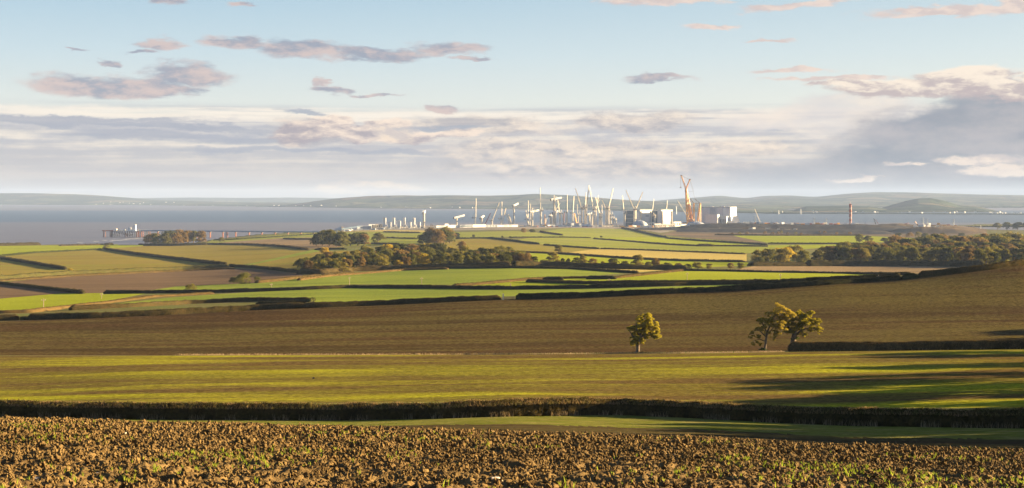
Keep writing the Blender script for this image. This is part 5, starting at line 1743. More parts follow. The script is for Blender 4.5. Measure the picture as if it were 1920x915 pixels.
hammer(856, 409, (851.5, 408.5), (870.5, 403.5), 'low white crane with short thick jib standing on the left white building')
hammer(903, 408, (901, 409), (907, 404.5), 'small white crane with stubby rounded jib above the long white buildings')
hammer(963.5, 386, (962, 386), (971, 381.5), 'tall white column crane with a short jib, just right of the long white buildings')
hammer(998, 398, (994, 398), (1010, 394), 'white column crane with short jib left of the tallest thin mast', apex=390)
hammer(1039, 374, (1033.5, 374.5), (1052.5, 370.5), 'tallest thick white crane with a short jib near the middle of the site', w=5.4, apex=366)
hammer(1041.5, 398, (1037, 399), (1048, 395), 'shorter white crane standing right against the tallest thick one', Y=4960)
hammer(1105, 402, (1101, 402.5), (1115, 396.5), 'low white crane with short jib among the dense group of luffing cranes', Y=4960)
hammer(794.5, 398, (793.2, 399.5), (796.5, 396), 'single white round headed column right of the silos', Y=4900, w=5.6, thick=6.0)
hammer(1032.5, 404, (1030.5, 405), (1034, 404), 'short stout white tower just left of the tallest thick crane', w=5.2, thick=5)

LUFF = [
    (891, 409, (892.5, 372), 'thin upright crane mast behind the grey and white building at the left', 5000, 3.0),
    (922.5, 414, (936, 380), 'crane with thin jib leaning right over the long white building', 5000, 4.2),
    (939.5, 411, (941, 378), 'upright crane next to crossing booms on the long white building', 5000, 3.2),
    (989, 412, (990.5, 376), 'very thin upright mast left of a short jibbed white crane', 5000, 2.6),
    (994, 414, (994.5, 382), 'faint thin mast squeezed behind the short jibbed white crane', 5150, 2.4),
    (1014, 396, (1013, 352), 'tall tower crane with needle thin vertical jib, left of the tallest thick crane', 5000, 5.0),
    (1050, 401, (1046, 376), 'short tower right of the tallest thick crane with faint thin jib', 5000, 4.2),
    (1062.5, 399, (1063.5, 365), 'tower crane with upright thin jib right of the tallest thick crane', 5000, 4.8),
    (1073.5, 400, (1076, 368), 'tower crane with a stout nearly upright pale jib left of the dense group', 5000, 3.6),
    (1091, 391, (1079, 353), 'leftmost luffing crane of the dense group, jib leaning left', 5000, 4.4),
    (1096.5, 392, (1099, 361), 'short jibbed luffing crane second in the dense group', 5060, 3.4),
    (1099, 389, (1104.5, 347.5), 'highest reaching luffing crane in the dense group', 5000, 4.4),
    (1113, 393, (1106, 352.5), 'luffing crane whose jib tip meets the highest one', 5000, 4.4),
    (1117.5, 394, (1122, 366), 'pale luffing crane close behind the dense group, jib leaning right', 5100, 3.6),
    (1125, 402, (1116.5, 370), 'lower luffing crane right of the dense group, jib leaning left', 5000, 4.4),
    (1128, 408, (1128.5, 384), 'short slim tower with a tiny jib right of the dense group', 4980, 3.2),
    (1136.5, 392, (1129, 375.5), 'luffing crane with short left leaning jib left of a right leaning one', 5000, 4.0),
    (1140.5, 391, (1150, 353), 'luffing crane with long jib leaning right, between dense group and dark blue hall', 5000, 4.6),
    (1145, 404, (1143, 392), 'small plain tower with stub jib, left of a pair of short towers', 4990, 3.4),
    (1150.5, 412, (1151, 405), 'short stubby tower right of the right leaning crane', 4980, 3.8),
    (1155.5, 415, (1155.5, 409), 'lowest stub tower of the site', 4980, 2.6),
    (1171, 401, (1167, 367), 'luffing crane standing at the left edge of the dark blue hall', 4980, 5.2),
    (1189.5, 393, (1173.5, 356.5), 'crane before the dark blue hall, jib leaning far left', 4960, 5.0),
    (1191.5, 394, (1205, 360), 'crane before the dark blue hall, jib leaning right', 4990, 5.0),
    (1222, 402, (1226, 373), 'faint far crane behind the left white tower', 5900, 2.4),
    (1248, 404, (1251.5, 376), 'faint far crane behind the right white tower', 5800, 2.4),
    (1036.5, 402, (1050, 381), 'half hidden crane behind the tallest thick crane', 5120, 3.0),
    (1084, 404, (1082, 383), 'faint rear crane between the stout pale jib and the dense group', 5150, 3.0),
    (1110, 405, (1124, 374), 'faint rear crane in the dense group leaning right', 5200, 3.0),
    (1228, 406, (1228, 402), 'white capped ventilation tower between the white towers', 4980, 5.0),
]
for (p, r_, t, lab, Y, w) in LUFF:
    luffer(p, r_, t, lab, Y, w, jw=1.9 if Y < 5100 else 1.5)

crawler((908, 418), (920, 399.5), 'dark red boom crane leaning right on the long white building', mat='purple', cab='dark')
crawler((941, 417), (949, 388), 'pale boom leaning right, left one of the crossing pair', Y=4980)
crawler((957, 419), (946, 395), 'pale boom leaning left, right one of the crossing pair', Y=4985)
crawler((960, 420), (953, 402), 'short thick pale boom leaning left beside the tall white column crane', w=3.6)
crawler((991, 419), (986, 395), 'pale boom leaning left at the foot of a thin upright mast')
crawler((1022, 416), (1021.5, 402), 'orange boomed crane beside the needle thin jib crane', mat='orange', cab='orange')
crawler((1020.5, 424), (1025.5, 408), 'white telescopic boom beside the orange boomed crane', mat='white')
crawler((1059, 420), (1053.5, 400), 'white boom leaning left before an orange one, middle of the site', mat='white')
crawler((1082, 417), (1077, 400.5), 'orange red boom crane leaning left before the dense group', mat='orange', cab='orange', w=3.4)
crawler((1057, 416), (1058, 397), 'brown boom crane beside the white left leaning boom', mat='rust', cab='rust')
crawler((1296, 413), (1270.5, 376), 'very long pale boom leaning left behind the orange ring crane', Y=5600, w=2.2)
crawler((1428, 418), (1415, 391.5), 'thin pinkish boom leaning left right of the power station', Y=5100, w=1.8, mat='cream', mast=False)
crawler((1147, 420), (1143, 404), 'dark boom leaning left, right of the dense group', mat='dark', cab='orange')
crawler((1644, 420), (1638.5, 409.5), 'small dark crane on the skyline right of the red lattice tower', Y=5000, mat='dark', w=2, cab='dark')
crawler((1650, 420), (1642, 411.5), 'faint reddish boom right of the small dark skyline crane', Y=5050, mat='red', w=1.2, cab='red', mast=False)

# giant orange ring crane
Y = 4900.0
root = thing('ring_crane', (W(1297, 0, Y).x, Y, gz(1297, Y)), 'giant orange lattice ring crane towering over the whole site', 'crane')
zb = gz(1297, Y)
c = W(1300, 420, Y)
mb = MB()
n = 40
for k in range(n):
    a0, a1 = 2 * math.pi * k / n, 2 * math.pi * (k + 1) / n
    mb.bar((c.x + 24 * math.cos(a0), c.y + 24 * math.sin(a0), zb + 1), (c.x + 24 * math.cos(a1), c.y + 24 * math.sin(a1), zb + 1), 2.2)
rel(root, mb, 'ring_track', 'dark')
mb = MB(); mb.box(c.x, c.y, zb + 1.5, zb + 6, 30, 10); rel(root, mb, 'deck', 'orange')
for k in range(5):
    mb = MB(); mb.box(c.x + 12 + 4.4 * k, c.y - 6 + 2 * k, zb + 1, zb + 12, 4.0, 9); rel(root, mb, 'counterweight', 'concrete')
J = W(1286.3, 354.5, Y)
for a, off in ((1290.5, -5), (1299.5, 5)):
    q = W(a, 0, Y); mb = MB()
    mb.lattice((q.x, Y + off, zb + 5), (J.x, J.y + off * .3, J.z), 8.0, 4.2, 1.7, 15, 1.1); rel(root, mb, 'main_boom', 'orange')
for t_ in (.22, .42, .60, .78):
    a = Vector((W(1290.5, 0, Y).x, Y - 5, zb + 5)).lerp(J, t_); b_ = Vector((W(1299.5, 0, Y).x, Y + 5, zb + 5)).lerp(J, t_)
    mb = MB(); mb.bar(a, b_, 1.2); rel(root, mb, 'cross_brace', 'orange')
T1, T2 = W(1277.5, 329.5, Y), W(1293.5, 336.5, Y)
mb = MB(); mb.lattice(J, T1, 4.4, 2.4, .85, 9, .5); rel(root, mb, 'jib', 'orange')
mb = MB(); mb.lattice(J, T2, 3.8, 2.2, .85, 6, .5); rel(root, mb, 'jib_strut', 'orange')
for q in (T1, T2):
    mb = MB(); mb.box(q.x, q.y, q.z - .8, q.z + 1.6, 7.0, 3.4); rel(root, mb, 'head', 'rust')
mb = MB(); mb.bar(T1, T2, .5); rel(root, mb, 'tie_rope', 'dark')
q = W(1276.2, 350.5, Y)
mb = MB(); mb.bar((q.x - .8, q.y, T1.z), (q.x - .8, q.y, q.z), .35); mb.bar((q.x + 1.2, q.y, T1.z), (q.x + 1.2, q.y, q.z), .35); rel(root, mb, 'hook_rope', 'dark')
mb = MB(); mb.box(q.x, q.y, q.z - 3.0, q.z, 5.0, 2.4); rel(root, mb, 'hook_block', 'rust')
q = W(1285.2, 369, Y)
mb = MB(); mb.bar((q.x, q.y - 5, J.z), (q.x, q.y - 5, q.z), 1.1); mb.box(q.x, q.y - 5, q.z - 3.4, q.z, 3.4, 2.2); rel(root, mb, 'hook_block', 'orange')
mb = MB(); q = W(1286.3, 358, Y); mb.box(q.x, q.y, q.z - 4, q.z + 4, 6.4, 6.4); rel(root, mb, 'joint_head', 'dark')
A1, A2 = W(1301, 381, Y), W(1312.8, 381, Y)
for (b0, b1, m_, w_) in ((1300.5, A1, 'yellow', 5.2), (1307.3, A2, 'yellow', 5.2)):
    q = W(b0, 0, Y); mb = MB(); mb.lattice((q.x, Y, zb + 5), b1, w_ * 1.25, w_ * .6, 1.2, 10, .8); rel(root, mb, 'back_mast', m_)
q = W(1314, 0, Y); mb = MB(); mb.bar((q.x, Y, zb + 5), (q.x - .5, Y, A2.z - 2), 1.3); rel(root, mb, 'back_stay', 'yellow')
mb = MB(); mb.bar(A1, A2, 1.2); rel(root, mb, 'mast_crossbar', 'rust')
for a, t_ in ((A1, (1295, 373)), (A2, (1303, 373))):
    mb = MB(); mb.bar(a, W(t_[0], t_[1], Y), 1.6); rel(root, mb, 'mast_arm', 'dark')
for a, b_ in ((T2, W(1303, 373, Y)), (W(1295, 373, Y), J), (W(1289, 358.8, Y), W(1301, 359, Y)), (T2, W(1301.2, 359, Y))):
    mb = MB(); mb.bar(a, b_, .38); rel(root, mb, 'stay_rope', 'dark')
for k, zz in enumerate((16, 30)):
    q = W(1293, 0, Y); mb = MB(); mb.box(q.x, Y - 5, zb + zz, zb + zz + 9, 3.6, 3.6); rel(root, mb, 'winch_house', 'rust')

# ---- silos: tall pairs and shorter triplets of tubes on a steel frame
def silo_group(px_, n, r_px, top, bot, label, Y=4850, arm=False):
    z1, z0 = ztop(top, Y), ztop(bot, Y)
    s = mpp(Y); c = W(px_, 0, Y); zg = gz(px_, Y)
    root = thing('silo_group', (c.x, Y, zg), label, 'silos', 'white cement silos')
    for k in range(n):
        x = c.x + (k - (n - 1) / 2) * r_px * 2.05 * s
        mb = MB(); mb.lathe(x, Y + (k % 2) * 1.0, [(.4, z0 - 4), (r_px * s, z0), (r_px * s, z1 - .6), (r_px * s * .8, z1), (.3, z1 + .6)], 14); rel(root, mb, 'silo', 'white', False)
        mb = MB()
        for a in range(4):
            dx, dy = [(-1, -1), (1, -1), (1, 1), (-1, 1)][a]
            mb.bar((x + dx * r_px * s * .8, Y + dy * r_px * s * .8, zg - 1), (x + dx * r_px * s * .8, Y + dy * r_px * s * .8, z0 + 1), .5)
        rel(root, mb, 'silo_frame', 'grey')
    if arm:
        mb = MB(); mb.box(c.x + n * r_px * s, Y - 1, z0 - 2, z0 + 4, 8, 6); rel(root, mb, 'mixer_house', 'white')
    mb = MB(); mb.bar((c.x - n * r_px * s, Y - 2.4, z1 + .2), (c.x + n * r_px * s, Y - 2.4, z1 + .2), .5); rel(root, mb, 'walkway', 'grey')


for k, (p, w_) in enumerate([(720.4, 'first'), (738.2, 'second'), (758, 'third'), (776, 'fourth')]):
    silo_group(p, 3 if k == 0 else 2, 1.15 if k == 0 else 1.15, 408.2, 423.5, w_ + ' tall white silo pair counted from the left', arm=True)
for k, (p, w_) in enumerate([(730.5, 'first'), (748.5, 'second'), (768, 'third'), (785.5, 'fourth')]):
    silo_group(p, 3, 1.0, 416.2 if k != 1 else 414.5, 425.0, w_ + ' short white silo block counted from the left', Y=4800)
mb = MB()
root = thing('hopper_house', W(745, 414, 4830), 'white box hopper on legs above the second short silo block', 'hopper')
c = W(746, 414, 4830)
mb.box(c.x, 4830, ztop(415, 4830), ztop(413.0, 4830), 14, 5); rel(root, mb, 'housing', 'white')
mb = MB(); mb.box(c.x - 5, 4830, gz(745, 4830), ztop(415, 4830), 1, 1); mb.box(c.x + 5, 4830, gz(745, 4830), ztop(415, 4830), 1, 1); rel(root, mb, 'leg', 'grey')

# ---- long low buildings, left to right
LOW = [
    (668, 695, 699, 423.5, 4880, 'roofgrey', 'low pale grey shed furthest left on the site', 0), (690, 704, 707, 420.6, 4920, 'pale', 'pale shed with a white gable, second from the left of the site', 0),
    (697, 703.5, 705, 421.5, 4700, 'dark', 'dark grey open sided shed left of the silos', 0), (704, 714, 718, 420.0, 4900, 'concrete', 'pale concrete shed directly left of the silos', 3),
    (726, 790, 793, 426.0, 4900, 'concrete', 'long low concrete wall building under the silos', 12),
    (817, 833, 835, 423.0, 4800, 'white', 'low white building, first right of the round headed column', 0), (833, 839, 841, 419.5, 4820, 'white', 'white square block standing up above the low white roofs', 0),
    (838, 860, 862, 422.0, 4800, 'white', 'low white building with a flat roof left of the dark panelled one', 0), (861, 886, 888, 421.5, 4820, 'pale', 'long hall with dark panels between two white buildings', 0),
    (885, 909, 911, 421.0, 4790, 'white', 'bright white hall right of the dark panelled one', 0), (911, 931, 933, 421.5, 4820, 'grey', 'grey panelled hall left of the long cream hall', 4),
    (931, 968, 971, 421.8, 4800, 'white', 'long cream white hall with two dark openings', 0), (815, 905, 908, 428.5, 4700, 'white', 'very low long white canopy along the edge of the field', 0),
    (912, 968, 970, 428.5, 4700, 'white', 'row of low white site cabins below the cream hall', 9),
    (971, 1000, 1002, 426.0, 4850, 'rust', 'long low rust coloured steel store', 0), (1002, 1026, 1029, 427.0, 4820, 'concrete', 'low concrete store right of the rust coloured one', 5),
    (1026, 1066, 1069, 421.8, 4900, 'white', 'long flat white roofed hall left of the blue roofed one', 0), (1064, 1092, 1095, 418.5, 4930, 'roofgrey', 'hall with a long blue grey roof, beside the white tents', 0),
    (1128, 1150, 1153, 423.5, 4900, 'concrete', 'low concrete hall below the right leaning luffing crane', 4), (1178, 1202, 1205, 423.0, 4850, 'white', 'low white shed below the blue grey dome', 0),
    (1207, 1226, 1230, 417.0, 4930, 'cream', 'cream plant building between dome and towers', 5), (1226, 1238, 1240, 419.5, 4900, 'white', 'small white plant building below the blue hall between the towers', 0),
    (1242, 1247, 1249, 413.5, 4850, 'cream', 'slim cream block under the right white tower', 0), (1262, 1274, 1277, 415.8, 4900, 'white', 'white box building right of the right tower', 3),
    (1276, 1290, 1292, 420.0, 4700, 'white', 'white building at the left foot of the orange crane', 0), (1280, 1290, 1293, 417.0, 4960, 'dark', 'dark shed behind the foot of the orange crane', 0),
    (1227, 1262, 1266, 420.8, 4800, 'concrete', 'long low concrete building below the right white tower', 8),
]
for (a, b_, c_, top, Y, m_, lab, wn) in LOW:
    root, cs, zg, zt = hall('site_building', a, a + 1.2, c_, top, Y, -32, m_, lab, 'white' if m_ in ('white', 'cream') else 'roofgrey', windows=wn, bands=0)
    if 'dark panels' in lab or 'two dark openings' in lab:
        for k in ([(.05, .95)] if 'panels' in lab else [(.34, .50), (.56, .70)]):
            mb = MB(); face_panel(mb, cs[0], cs[1], k[0], k[1], zg + 4, zt - 2.5, -.6); rel(root, mb, 'dark_panel', 'blueglass' if 'panels' in lab else 'dark')


def tent(px_, w, top, Y, label):
    """rounded fabric shed"""
    c = W(px_, 0, Y); r_ = w / 2 * mpp(Y); zb = gz(px_, Y) - .5; h = ztop(top, Y) - zb
    root = thing('fabric_shed', (c.x, Y, zb + .5), label, 'shed', 'white rounded fabric sheds')
    mb = MB(); N = 10
    for yy in (0, 26):
        for k in range(N + 1):
            a = math.pi * k / N
            mb.v.append((c.x - r_ * math.cos(a), Y + yy, zb + h * math.sin(a) ** .7))
    for k in range(N):
        mb.f.append((k, k + 1, N + 2 + k, N + 1 + k))
    mb.f.append(tuple(range(N + 1))[::-1]); mb.f.append(tuple(N + 1 + k for k in range(N + 1)))
    rel(root, mb, 'cover', 'white')
    mb = MB(); mb.box(c.x, Y - .4, zb, zb + h * .5, r_ * .5, .5); rel(root, mb, 'door', 'grey')


for (p, w_, tp, Y, lab) in [(1095, 9, 421, 4800, 'white rounded fabric shed, left of the three'), (1101.5, 10, 419.5, 4780, 'largest white rounded fabric shed in the middle of the three'), (1107.5, 8, 421.5, 4760, 'white rounded fabric shed, right of the three'),
                        (1216, 15, 422.5, 4700, 'low white fabric shed right of the blue grey dome'), (650, 12, 430.5, 4450, 'small white fabric shed at the landward end of the jetty'), (1236, 12, 421.8, 4820, 'white fabric shed below the right white tower')]:
    tent(p, w_, tp, Y, lab)


# ---- cabins, containers, trucks: each a thing of its own
def cabin_mesh(col):
    mb = MB(); mb.box(0, 0, 0, 2.7, 10, 3)
    for k in range(4):
        mb.box(-3.6 + 2.4 * k, -1.53, 1.1, 2.0, 1.2, .08)
    o = mb.build('cabin', M[col]); COL.objects.unlink(o)
    return o.data


CAB = {k: cabin_mesh(k) for k in ('white', 'cream', 'orange', 'grey', 'red')}
rc = random.Random(12)


def cabins(n, p0, p1, r0, r1, Y, cols, where, ymode=None):
    for k in range(n):
        col = rc.choice(cols)
        p = p0 + (p1 - p0) * (k + rc.random() * .8) / n
        yy = Y + rc.uniform(-40, 40)
        row = r0 + (r1 - r0) * (p - p0) / (p1 - p0)
        x = (p - 960) / F * yy
        if ymode == 'hit':
            x, yy, z = hit(p, row + rc.uniform(-1.5, 1.5), 3000)
        else:
            z = max(tz1(x, yy), MOUND(x, yy) if ymode == 'mound' else -99)
        o = bpy.data.objects.new('site_cabin', CAB[col])
        COL.objects.link(o)
        sc = rc.uniform(.8, 1.6)
        o.location = (x, yy, z - .1); o.rotation_euler = (0, 0, rc.uniform(-.4, .5)); o.scale = (sc, 1.3, rc.choice((1, 1, 2)))
        tag(o, '%s box cabin or container %s' % (col.replace('cream', 'cream white'), where), 'container', '%s containers %s' % (col, where))


# ---- spoil banks: long dark mounds in front of the site
MOUNDS = []


def mound(name, tops, Yc, depth, mat, label, seed=0):
    p0, p1 = tops[0][0], tops[-1][0]
    n = int((p1 - p0) / 2) + 2
    ps = np.linspace(p0, p1, n)
    tr = np.interp(ps, [t[0] for t in tops], [t[1] for t in tops])
    u = (ps - 960) / F
    ts = np.linspace(-1, 1, 25)
    V = []
    grid = []
    for t in ts:
        y = Yc + depth * t
        X = u * y
        zc = ztop(tr, Yc) if False else CAMZ - (tr - HOR) / F * Yc
        g_ = tz(X, np.full(n, y))
        s = np.clip((1 - abs(t)) * 1.6, 0, 1); s = s * s * (3 - 2 * s)
        nz = np.array([mnoise.fractal(Vector((a / 45, y / 45, seed)), 1.0, 2.0, 4) for a in X])
        z = g_ - 1.0 + np.maximum(zc - g_ + 1.0, 0) * s + nz * 1.6 * s * (1 if abs(t) > .1 else .4)
        V.append(np.stack([X, np.full(n, y), z], 1)); grid.append(z)
    V = np.array(V).reshape(-1, 3)
    k = len(ts); idx = np.arange(k * n).reshape(k, n)
    Fq = np.stack([idx[:-1, :-1], idx[:-1, 1:], idx[1:, 1:], idx[1:, :-1]], -1).reshape(-1, 4)
    tag(mesh_obj(name, V, Fq, M[mat], smooth=True), label, None, None, 'structure')
    MOUNDS.append((ps, tr, Yc, depth, np.array(grid)))


def MOUND(x, y):
    best = -99
    for ps, tr, Yc, d, G in MOUNDS:
        t = (y - Yc) / d
        p = 960 + F * x / y
        if abs(t) < 1 and ps[0] < p < ps[-1]:
            i = (t + 1) / 2 * (G.shape[0] - 1); j = (p - ps[0]) / (ps[-1] - ps[0]) * (G.shape[1] - 1)
            best = max(best, float(G[int(round(i)), int(round(j))]))
    return best


mound('spoil_bank', [(1195, 428), (1240, 427.5), (1275, 425.5), (1300, 422), (1335, 419.5), (1380, 419), (1440, 420), (1500, 421), (1560, 421.5), (1600, 421), (1650, 422), (1700, 426), (1730, 432)], 4450, 170, 'm_spoil', 'long dark spoil bank in front of the power station', 1)
mound('spoil_bank', [(1235, 441), (1270, 433), (1300, 429), (1360, 428.5), (1430, 430), (1520, 431), (1600, 431), (1660, 434), (1700, 440)], 4230, 100, 'm_spoil', 'lower dark terrace of the spoil bank', 2)
mound('earth_bank', [(1625, 428), (1650, 420.5), (1680, 419.5), (1720, 421.5), (1770, 422), (1800, 424), (1850, 430)], 4650, 120, 'm_earth', 'brown earth bank right of the red lattice tower', 3)
mound('earth_bank', [(1660, 436), (1690, 428), (1730, 425), (1790, 427), (1850, 434)], 4300, 90, 'm_earth', 'brown terrace below the earth bank', 4)
mound('earth_bank', [(970, 434), (985, 431), (1010, 430.5), (1035, 434)], 4100, 50, 'm_rough', 'small grassy bank at the edge of the site', 5)

cabins(34, 1385, 1500, 418.5, 419, 4520, ['white', 'orange', 'white', 'grey', 'red'], 'in the row on top of the spoil bank', 'mound')
cabins(16, 1500, 1590, 419, 420, 4500, ['orange', 'white', 'cream', 'red'], 'towards the red lattice tower', 'mound')
cabins(16, 1598, 1660, 419, 420, 4540, ['white', 'white', 'grey'], 'right of the red lattice tower', 'mound')
cabins(9, 1715, 1762, 429, 431, 4330, ['cream', 'white'], 'on the brown earth terrace', 'mound')
cabins(26, 975, 1130, 426, 428, 4800, ['white', 'red', 'grey', 'cream', 'white'], 'along the front of the site')
cabins(14, 1150, 1270, 424, 425, 4750, ['white', 'cream', 'grey', 'orange'], 'below the white towers')
cabins(10, 640, 720, 431, 430, 4700, ['white', 'grey', 'white'], 'left of the silos')
cabins(8, 1400, 1500, 430, 431, 4280, ['white', 'cream'], 'on the lower spoil terrace', 'mound')
cabins(5, 1740, 1800, 421, 421, 4660, ['white', 'red', 'orange'], 'on the brown bank at the right', 'mound')
cabins(5, 1255, 1300, 426, 424, 4480, ['white', 'cream'], 'below the foot of the orange crane', 'mound')


# ---- red and white lattice tower, pylons, poles
Y = 4700
c = W(1594.5, 0, Y); z0 = max(tz1(c.x, Y), MOUND(c.x, Y)) - 1; z1 = ztop(384, Y)
root = thing('lattice_tower', (c.x, Y, z0 + 1), 'tall red and white banded lattice tower on the spoil bank', 'tower')
nb = 11
for k in range(nb):
    a, b_ = z0 + (z1 - z0) * k / nb, z0 + (z1 - z0) * (k + 1) / nb
    mb = MB(); mb.lattice((c.x, Y, a), (c.x, Y, b_), 5.6, 5.6, 1.1, 2, .7)
    rel(root, mb, 'tower_section', 'red' if k % 2 == 0 else 'pinkish')
    mb = MB(); mb.lathe(c.x, Y, [(4.6, b_ - .6), (4.6, b_ + .3)], 10); rel(root, mb, 'platform', 'red')
mb = MB(); mb.box(c.x, Y, z1, z1 + 3.4, 7.4, 7.4); rel(root, mb, 'top_platform', 'red')
mb = MB(); mb.bar((c.x, Y, z1 + 3), (c.x, Y, z1 + 9), .6); rel(root, mb, 'antenna', 'red')


def pylon(px_, top, Y, label, w=7.0):
    c = W(px_, 0, Y); z0 = max(tz1(c.x, Y), MOUND(c.x, Y)) - .5; z1 = ztop(top, Y); H = z1 - z0
    root = thing('pylon', (c.x, Y, z0), label, 'pylon', 'electricity pylons on the coast')
    mb = MB(); mb.lattice((c.x, Y, z0), (c.x, Y, z0 + H * .62), w, w * .3, .5, 5, .32); mb.lattice((c.x, Y, z0 + H * .62), (c.x, Y, z1), w * .3, .5, .45, 5, .3); rel(root, mb, 'mast', 'grey')
    for q, l in ((.66, .9), (.80, 1.1), (.92, .8)):
        mb = MB(); zz = z0 + H * q; mb.bar((c.x - w * l, Y, zz), (c.x + w * l, Y, zz), .5); mb.bar((c.x - w * l, Y, zz), (c.x, Y, zz + H * .05), .3); mb.bar((c.x + w * l, Y, zz), (c.x, Y, zz + H * .05), .3)
        rel(root, mb, 'cross_arm', 'grey')
        for s_ in (-1, 1):
            mb = MB(); mb.bar((c.x + s_ * w * l, Y, zz), (c.x + s_ * w * l, Y, zz - H * .05), .35); rel(root, mb, 'insulator', 'dark')


for (p, t_, Y, lab) in [(1526.5, 408, 5100, 'faint pylon left of the red lattice tower, left of two'), (1549.5, 408, 5200, 'faint pylon left of the red lattice tower, right of two'), (1731, 407, 4800, 'darkest pylon above the brown earth bank'),
                        (1738.5, 410, 5300, 'fainter pylon just right of the darkest one'), (1788, 410, 5200, 'pylon standing alone right of the earth bank'), (1341.5 + 75, 404, 5300, 'thin pylon between the power station and the pinkish boom')]:
    pylon(p, t_, Y, lab)

# wind turbine like white post and small things on the water edge
def post(px_, row, top, ymin, w, mat, label, name='post', cat='post', cross=False, Y=None):
    if Y: x, y, z = (px_ - 960) / F * Y, Y, tz1((px_ - 960) / F * Y, Y)
    else: x, y, z = hit(px_, row, ymin)
    z1 = ztop(top, y)
    root = thing(name, (x, y, z), label, cat)
    mb = MB(); mb.bar((x, y, z - .4), (x, y, z1), w, w * .7, 8); rel(root, mb, 'pole', mat)
    if cross:
        mb = MB(); mb.box(x, y, z1 - .9, z1 - .7, 1.9, .14, .5); rel(root, mb, 'cross_arm', mat)
        for s_ in (-.75, .75):
            mb = MB(); mb.box(x + s_ * .87, y + s_ * .48, z1 - .7, z1 - .45, .12, .12); rel(root, mb, 'insulator', 'white')
    return root


post(81.5, 583, 559.5, 600, .42, 'wood', 'pale wooden pole standing in the bright field at far left', 'telegraph_pole', 'pole', True)
post(190.5, 560, 549, 600, .34, 'wood', 'short wooden pole at the right tip of the bright left field', 'telegraph_pole', 'pole', True)
post(655, 534.5, 519, 640, .36, 'wood', 'pale sunlit pole in the broad blue green field', 'telegraph_pole', 'pole', True)
post(790.5, 534, 520, 640, .34, 'wood', 'thin darker pole in the broad blue green field, right of the sunlit one', 'telegraph_pole', 'pole', True)
post(508.5, 543, 531, 640, .34, 'wood', 'thin pole on the hedge at the left end of the broad blue green field', 'telegraph_pole', 'pole', True)
post(1142, 531.5, 522, 600, .42, 'wood', 'short pole on the dark hedge in front of the lime field', 'telegraph_pole', 'pole', True)
post(957.5, 537.5, 531, 640, .6, 'wood', 'stubby pole in the left tip of the lime field', 'telegraph_pole', 'pole', False)
post(1288.5, 529.5, 511, 620, .36, 'wood', 'tallest dark pole standing in the lime field', 'telegraph_pole', 'pole', True)
post(1463.5, 525.5, 513, 620, .36, 'wood', 'dark pole in the right part of the lime field', 'telegraph_pole', 'pole', True)
post(1647, 524, 515.5, 620, .34, 'wood', 'short pole near the right tip of the lime field', 'telegraph_pole', 'pole', True)
post(1839, 433, 422.5, 3000, 2.6, 'white', 'white mast on the grassland at far right', 'mast', 'mast')
post(1349.5, 433, 427, 3800, .9, 'cream', 'thin pole in front of the spoil bank', 'mast', 'mast')
post(1346 + 70, 419, 408, 4400, .9, 'dark', 'dark mast with a lamp right of the power station', 'lamp_mast', 'mast', Y=4900)

# gate at the gap in the hillside hedge
x, y, z = hit(943.5, 562, 430)
root = thing('field_gate', (x, y, z), 'pale tall gatepost and small gate in the gap of the hillside hedge', 'gate')
mb = MB(); mb.box(x, y, z - .4, z + 2.3, .42, .42); rel(root, mb, 'gatepost', 'cream')
x2, y2, z2 = hit(964, 561.5, 430)
mb = MB(); mb.box(x2, y2, z2 - .4, z2 + 1.3, .3, .3); rel(root, mb, 'gatepost', 'wood')
for k in range(5):
    mb = MB(); mb.bar((x, y, z + .25 + .24 * k), (x2, y2, z2 + .2 + .24 * k), .07); rel(root, mb, 'rail', 'wood')

# excavators and dumpers on the earth bank
def excavator(px_, row, Y, label, boomtip, mat='orange', sg=1):
    x = (px_ - 960) / F * Y; z = max(tz1(x, Y), MOUND(x, Y))
    root = thing('excavator', (x, Y, z), label, 'excavator')
    for k in (-1, 1):
        mb = MB(); mb.box(x, Y + 1.5 * k, z - .2, z + 1.1, 5.2, .8); rel(root, mb, 'track', 'dark')
    mb = MB(); mb.box(x - sg * .4, Y, z + 1.2, z + 3.0, 4.6, 3.0); rel(root, mb, 'body', mat)
    mb = MB(); mb.box(x + sg * 1.2, Y - 1.0, z + 3.0, z + 4.3, 1.7, 1.5); rel(root, mb, 'cab', 'white')
    t = W(boomtip[0], boomtip[1], Y)
    mb = MB(); mb.bar((x + sg * 1.5, Y, z + 2), t, 1.2, .8); rel(root, mb, 'boom', mat)
    e = t + Vector((sg * 3.0, 0, -4.5)); mb = MB(); mb.bar(t, e, .8, .5); rel(root, mb, 'arm', mat)
    mb = MB(); mb.box(e.x, e.y, e.z - 1.4, e.z, 1.6, 1.4, 0, .7); rel(root, mb, 'bucket', 'dark')


excavator(1698, 419, 4640, 'reddish excavator on the brown earth bank, left of two', (1703, 417.5), 'red')
excavator(1720, 419, 4650, 'orange excavator with raised boom on the earth bank', (1716.5, 415.0), 'orange', -1)
excavator(805, 424, 4850, 'dark digger with a round drum right of the white round headed column', (808, 419.5), 'dark')
excavator(812, 425, 4850, 'smaller dark digger beside the dark digger', (811, 421.5), 'dark', -1)
excavator(1452, 421, 4500, 'orange excavator among the containers on the spoil bank', (1456, 417.0), 'orange')

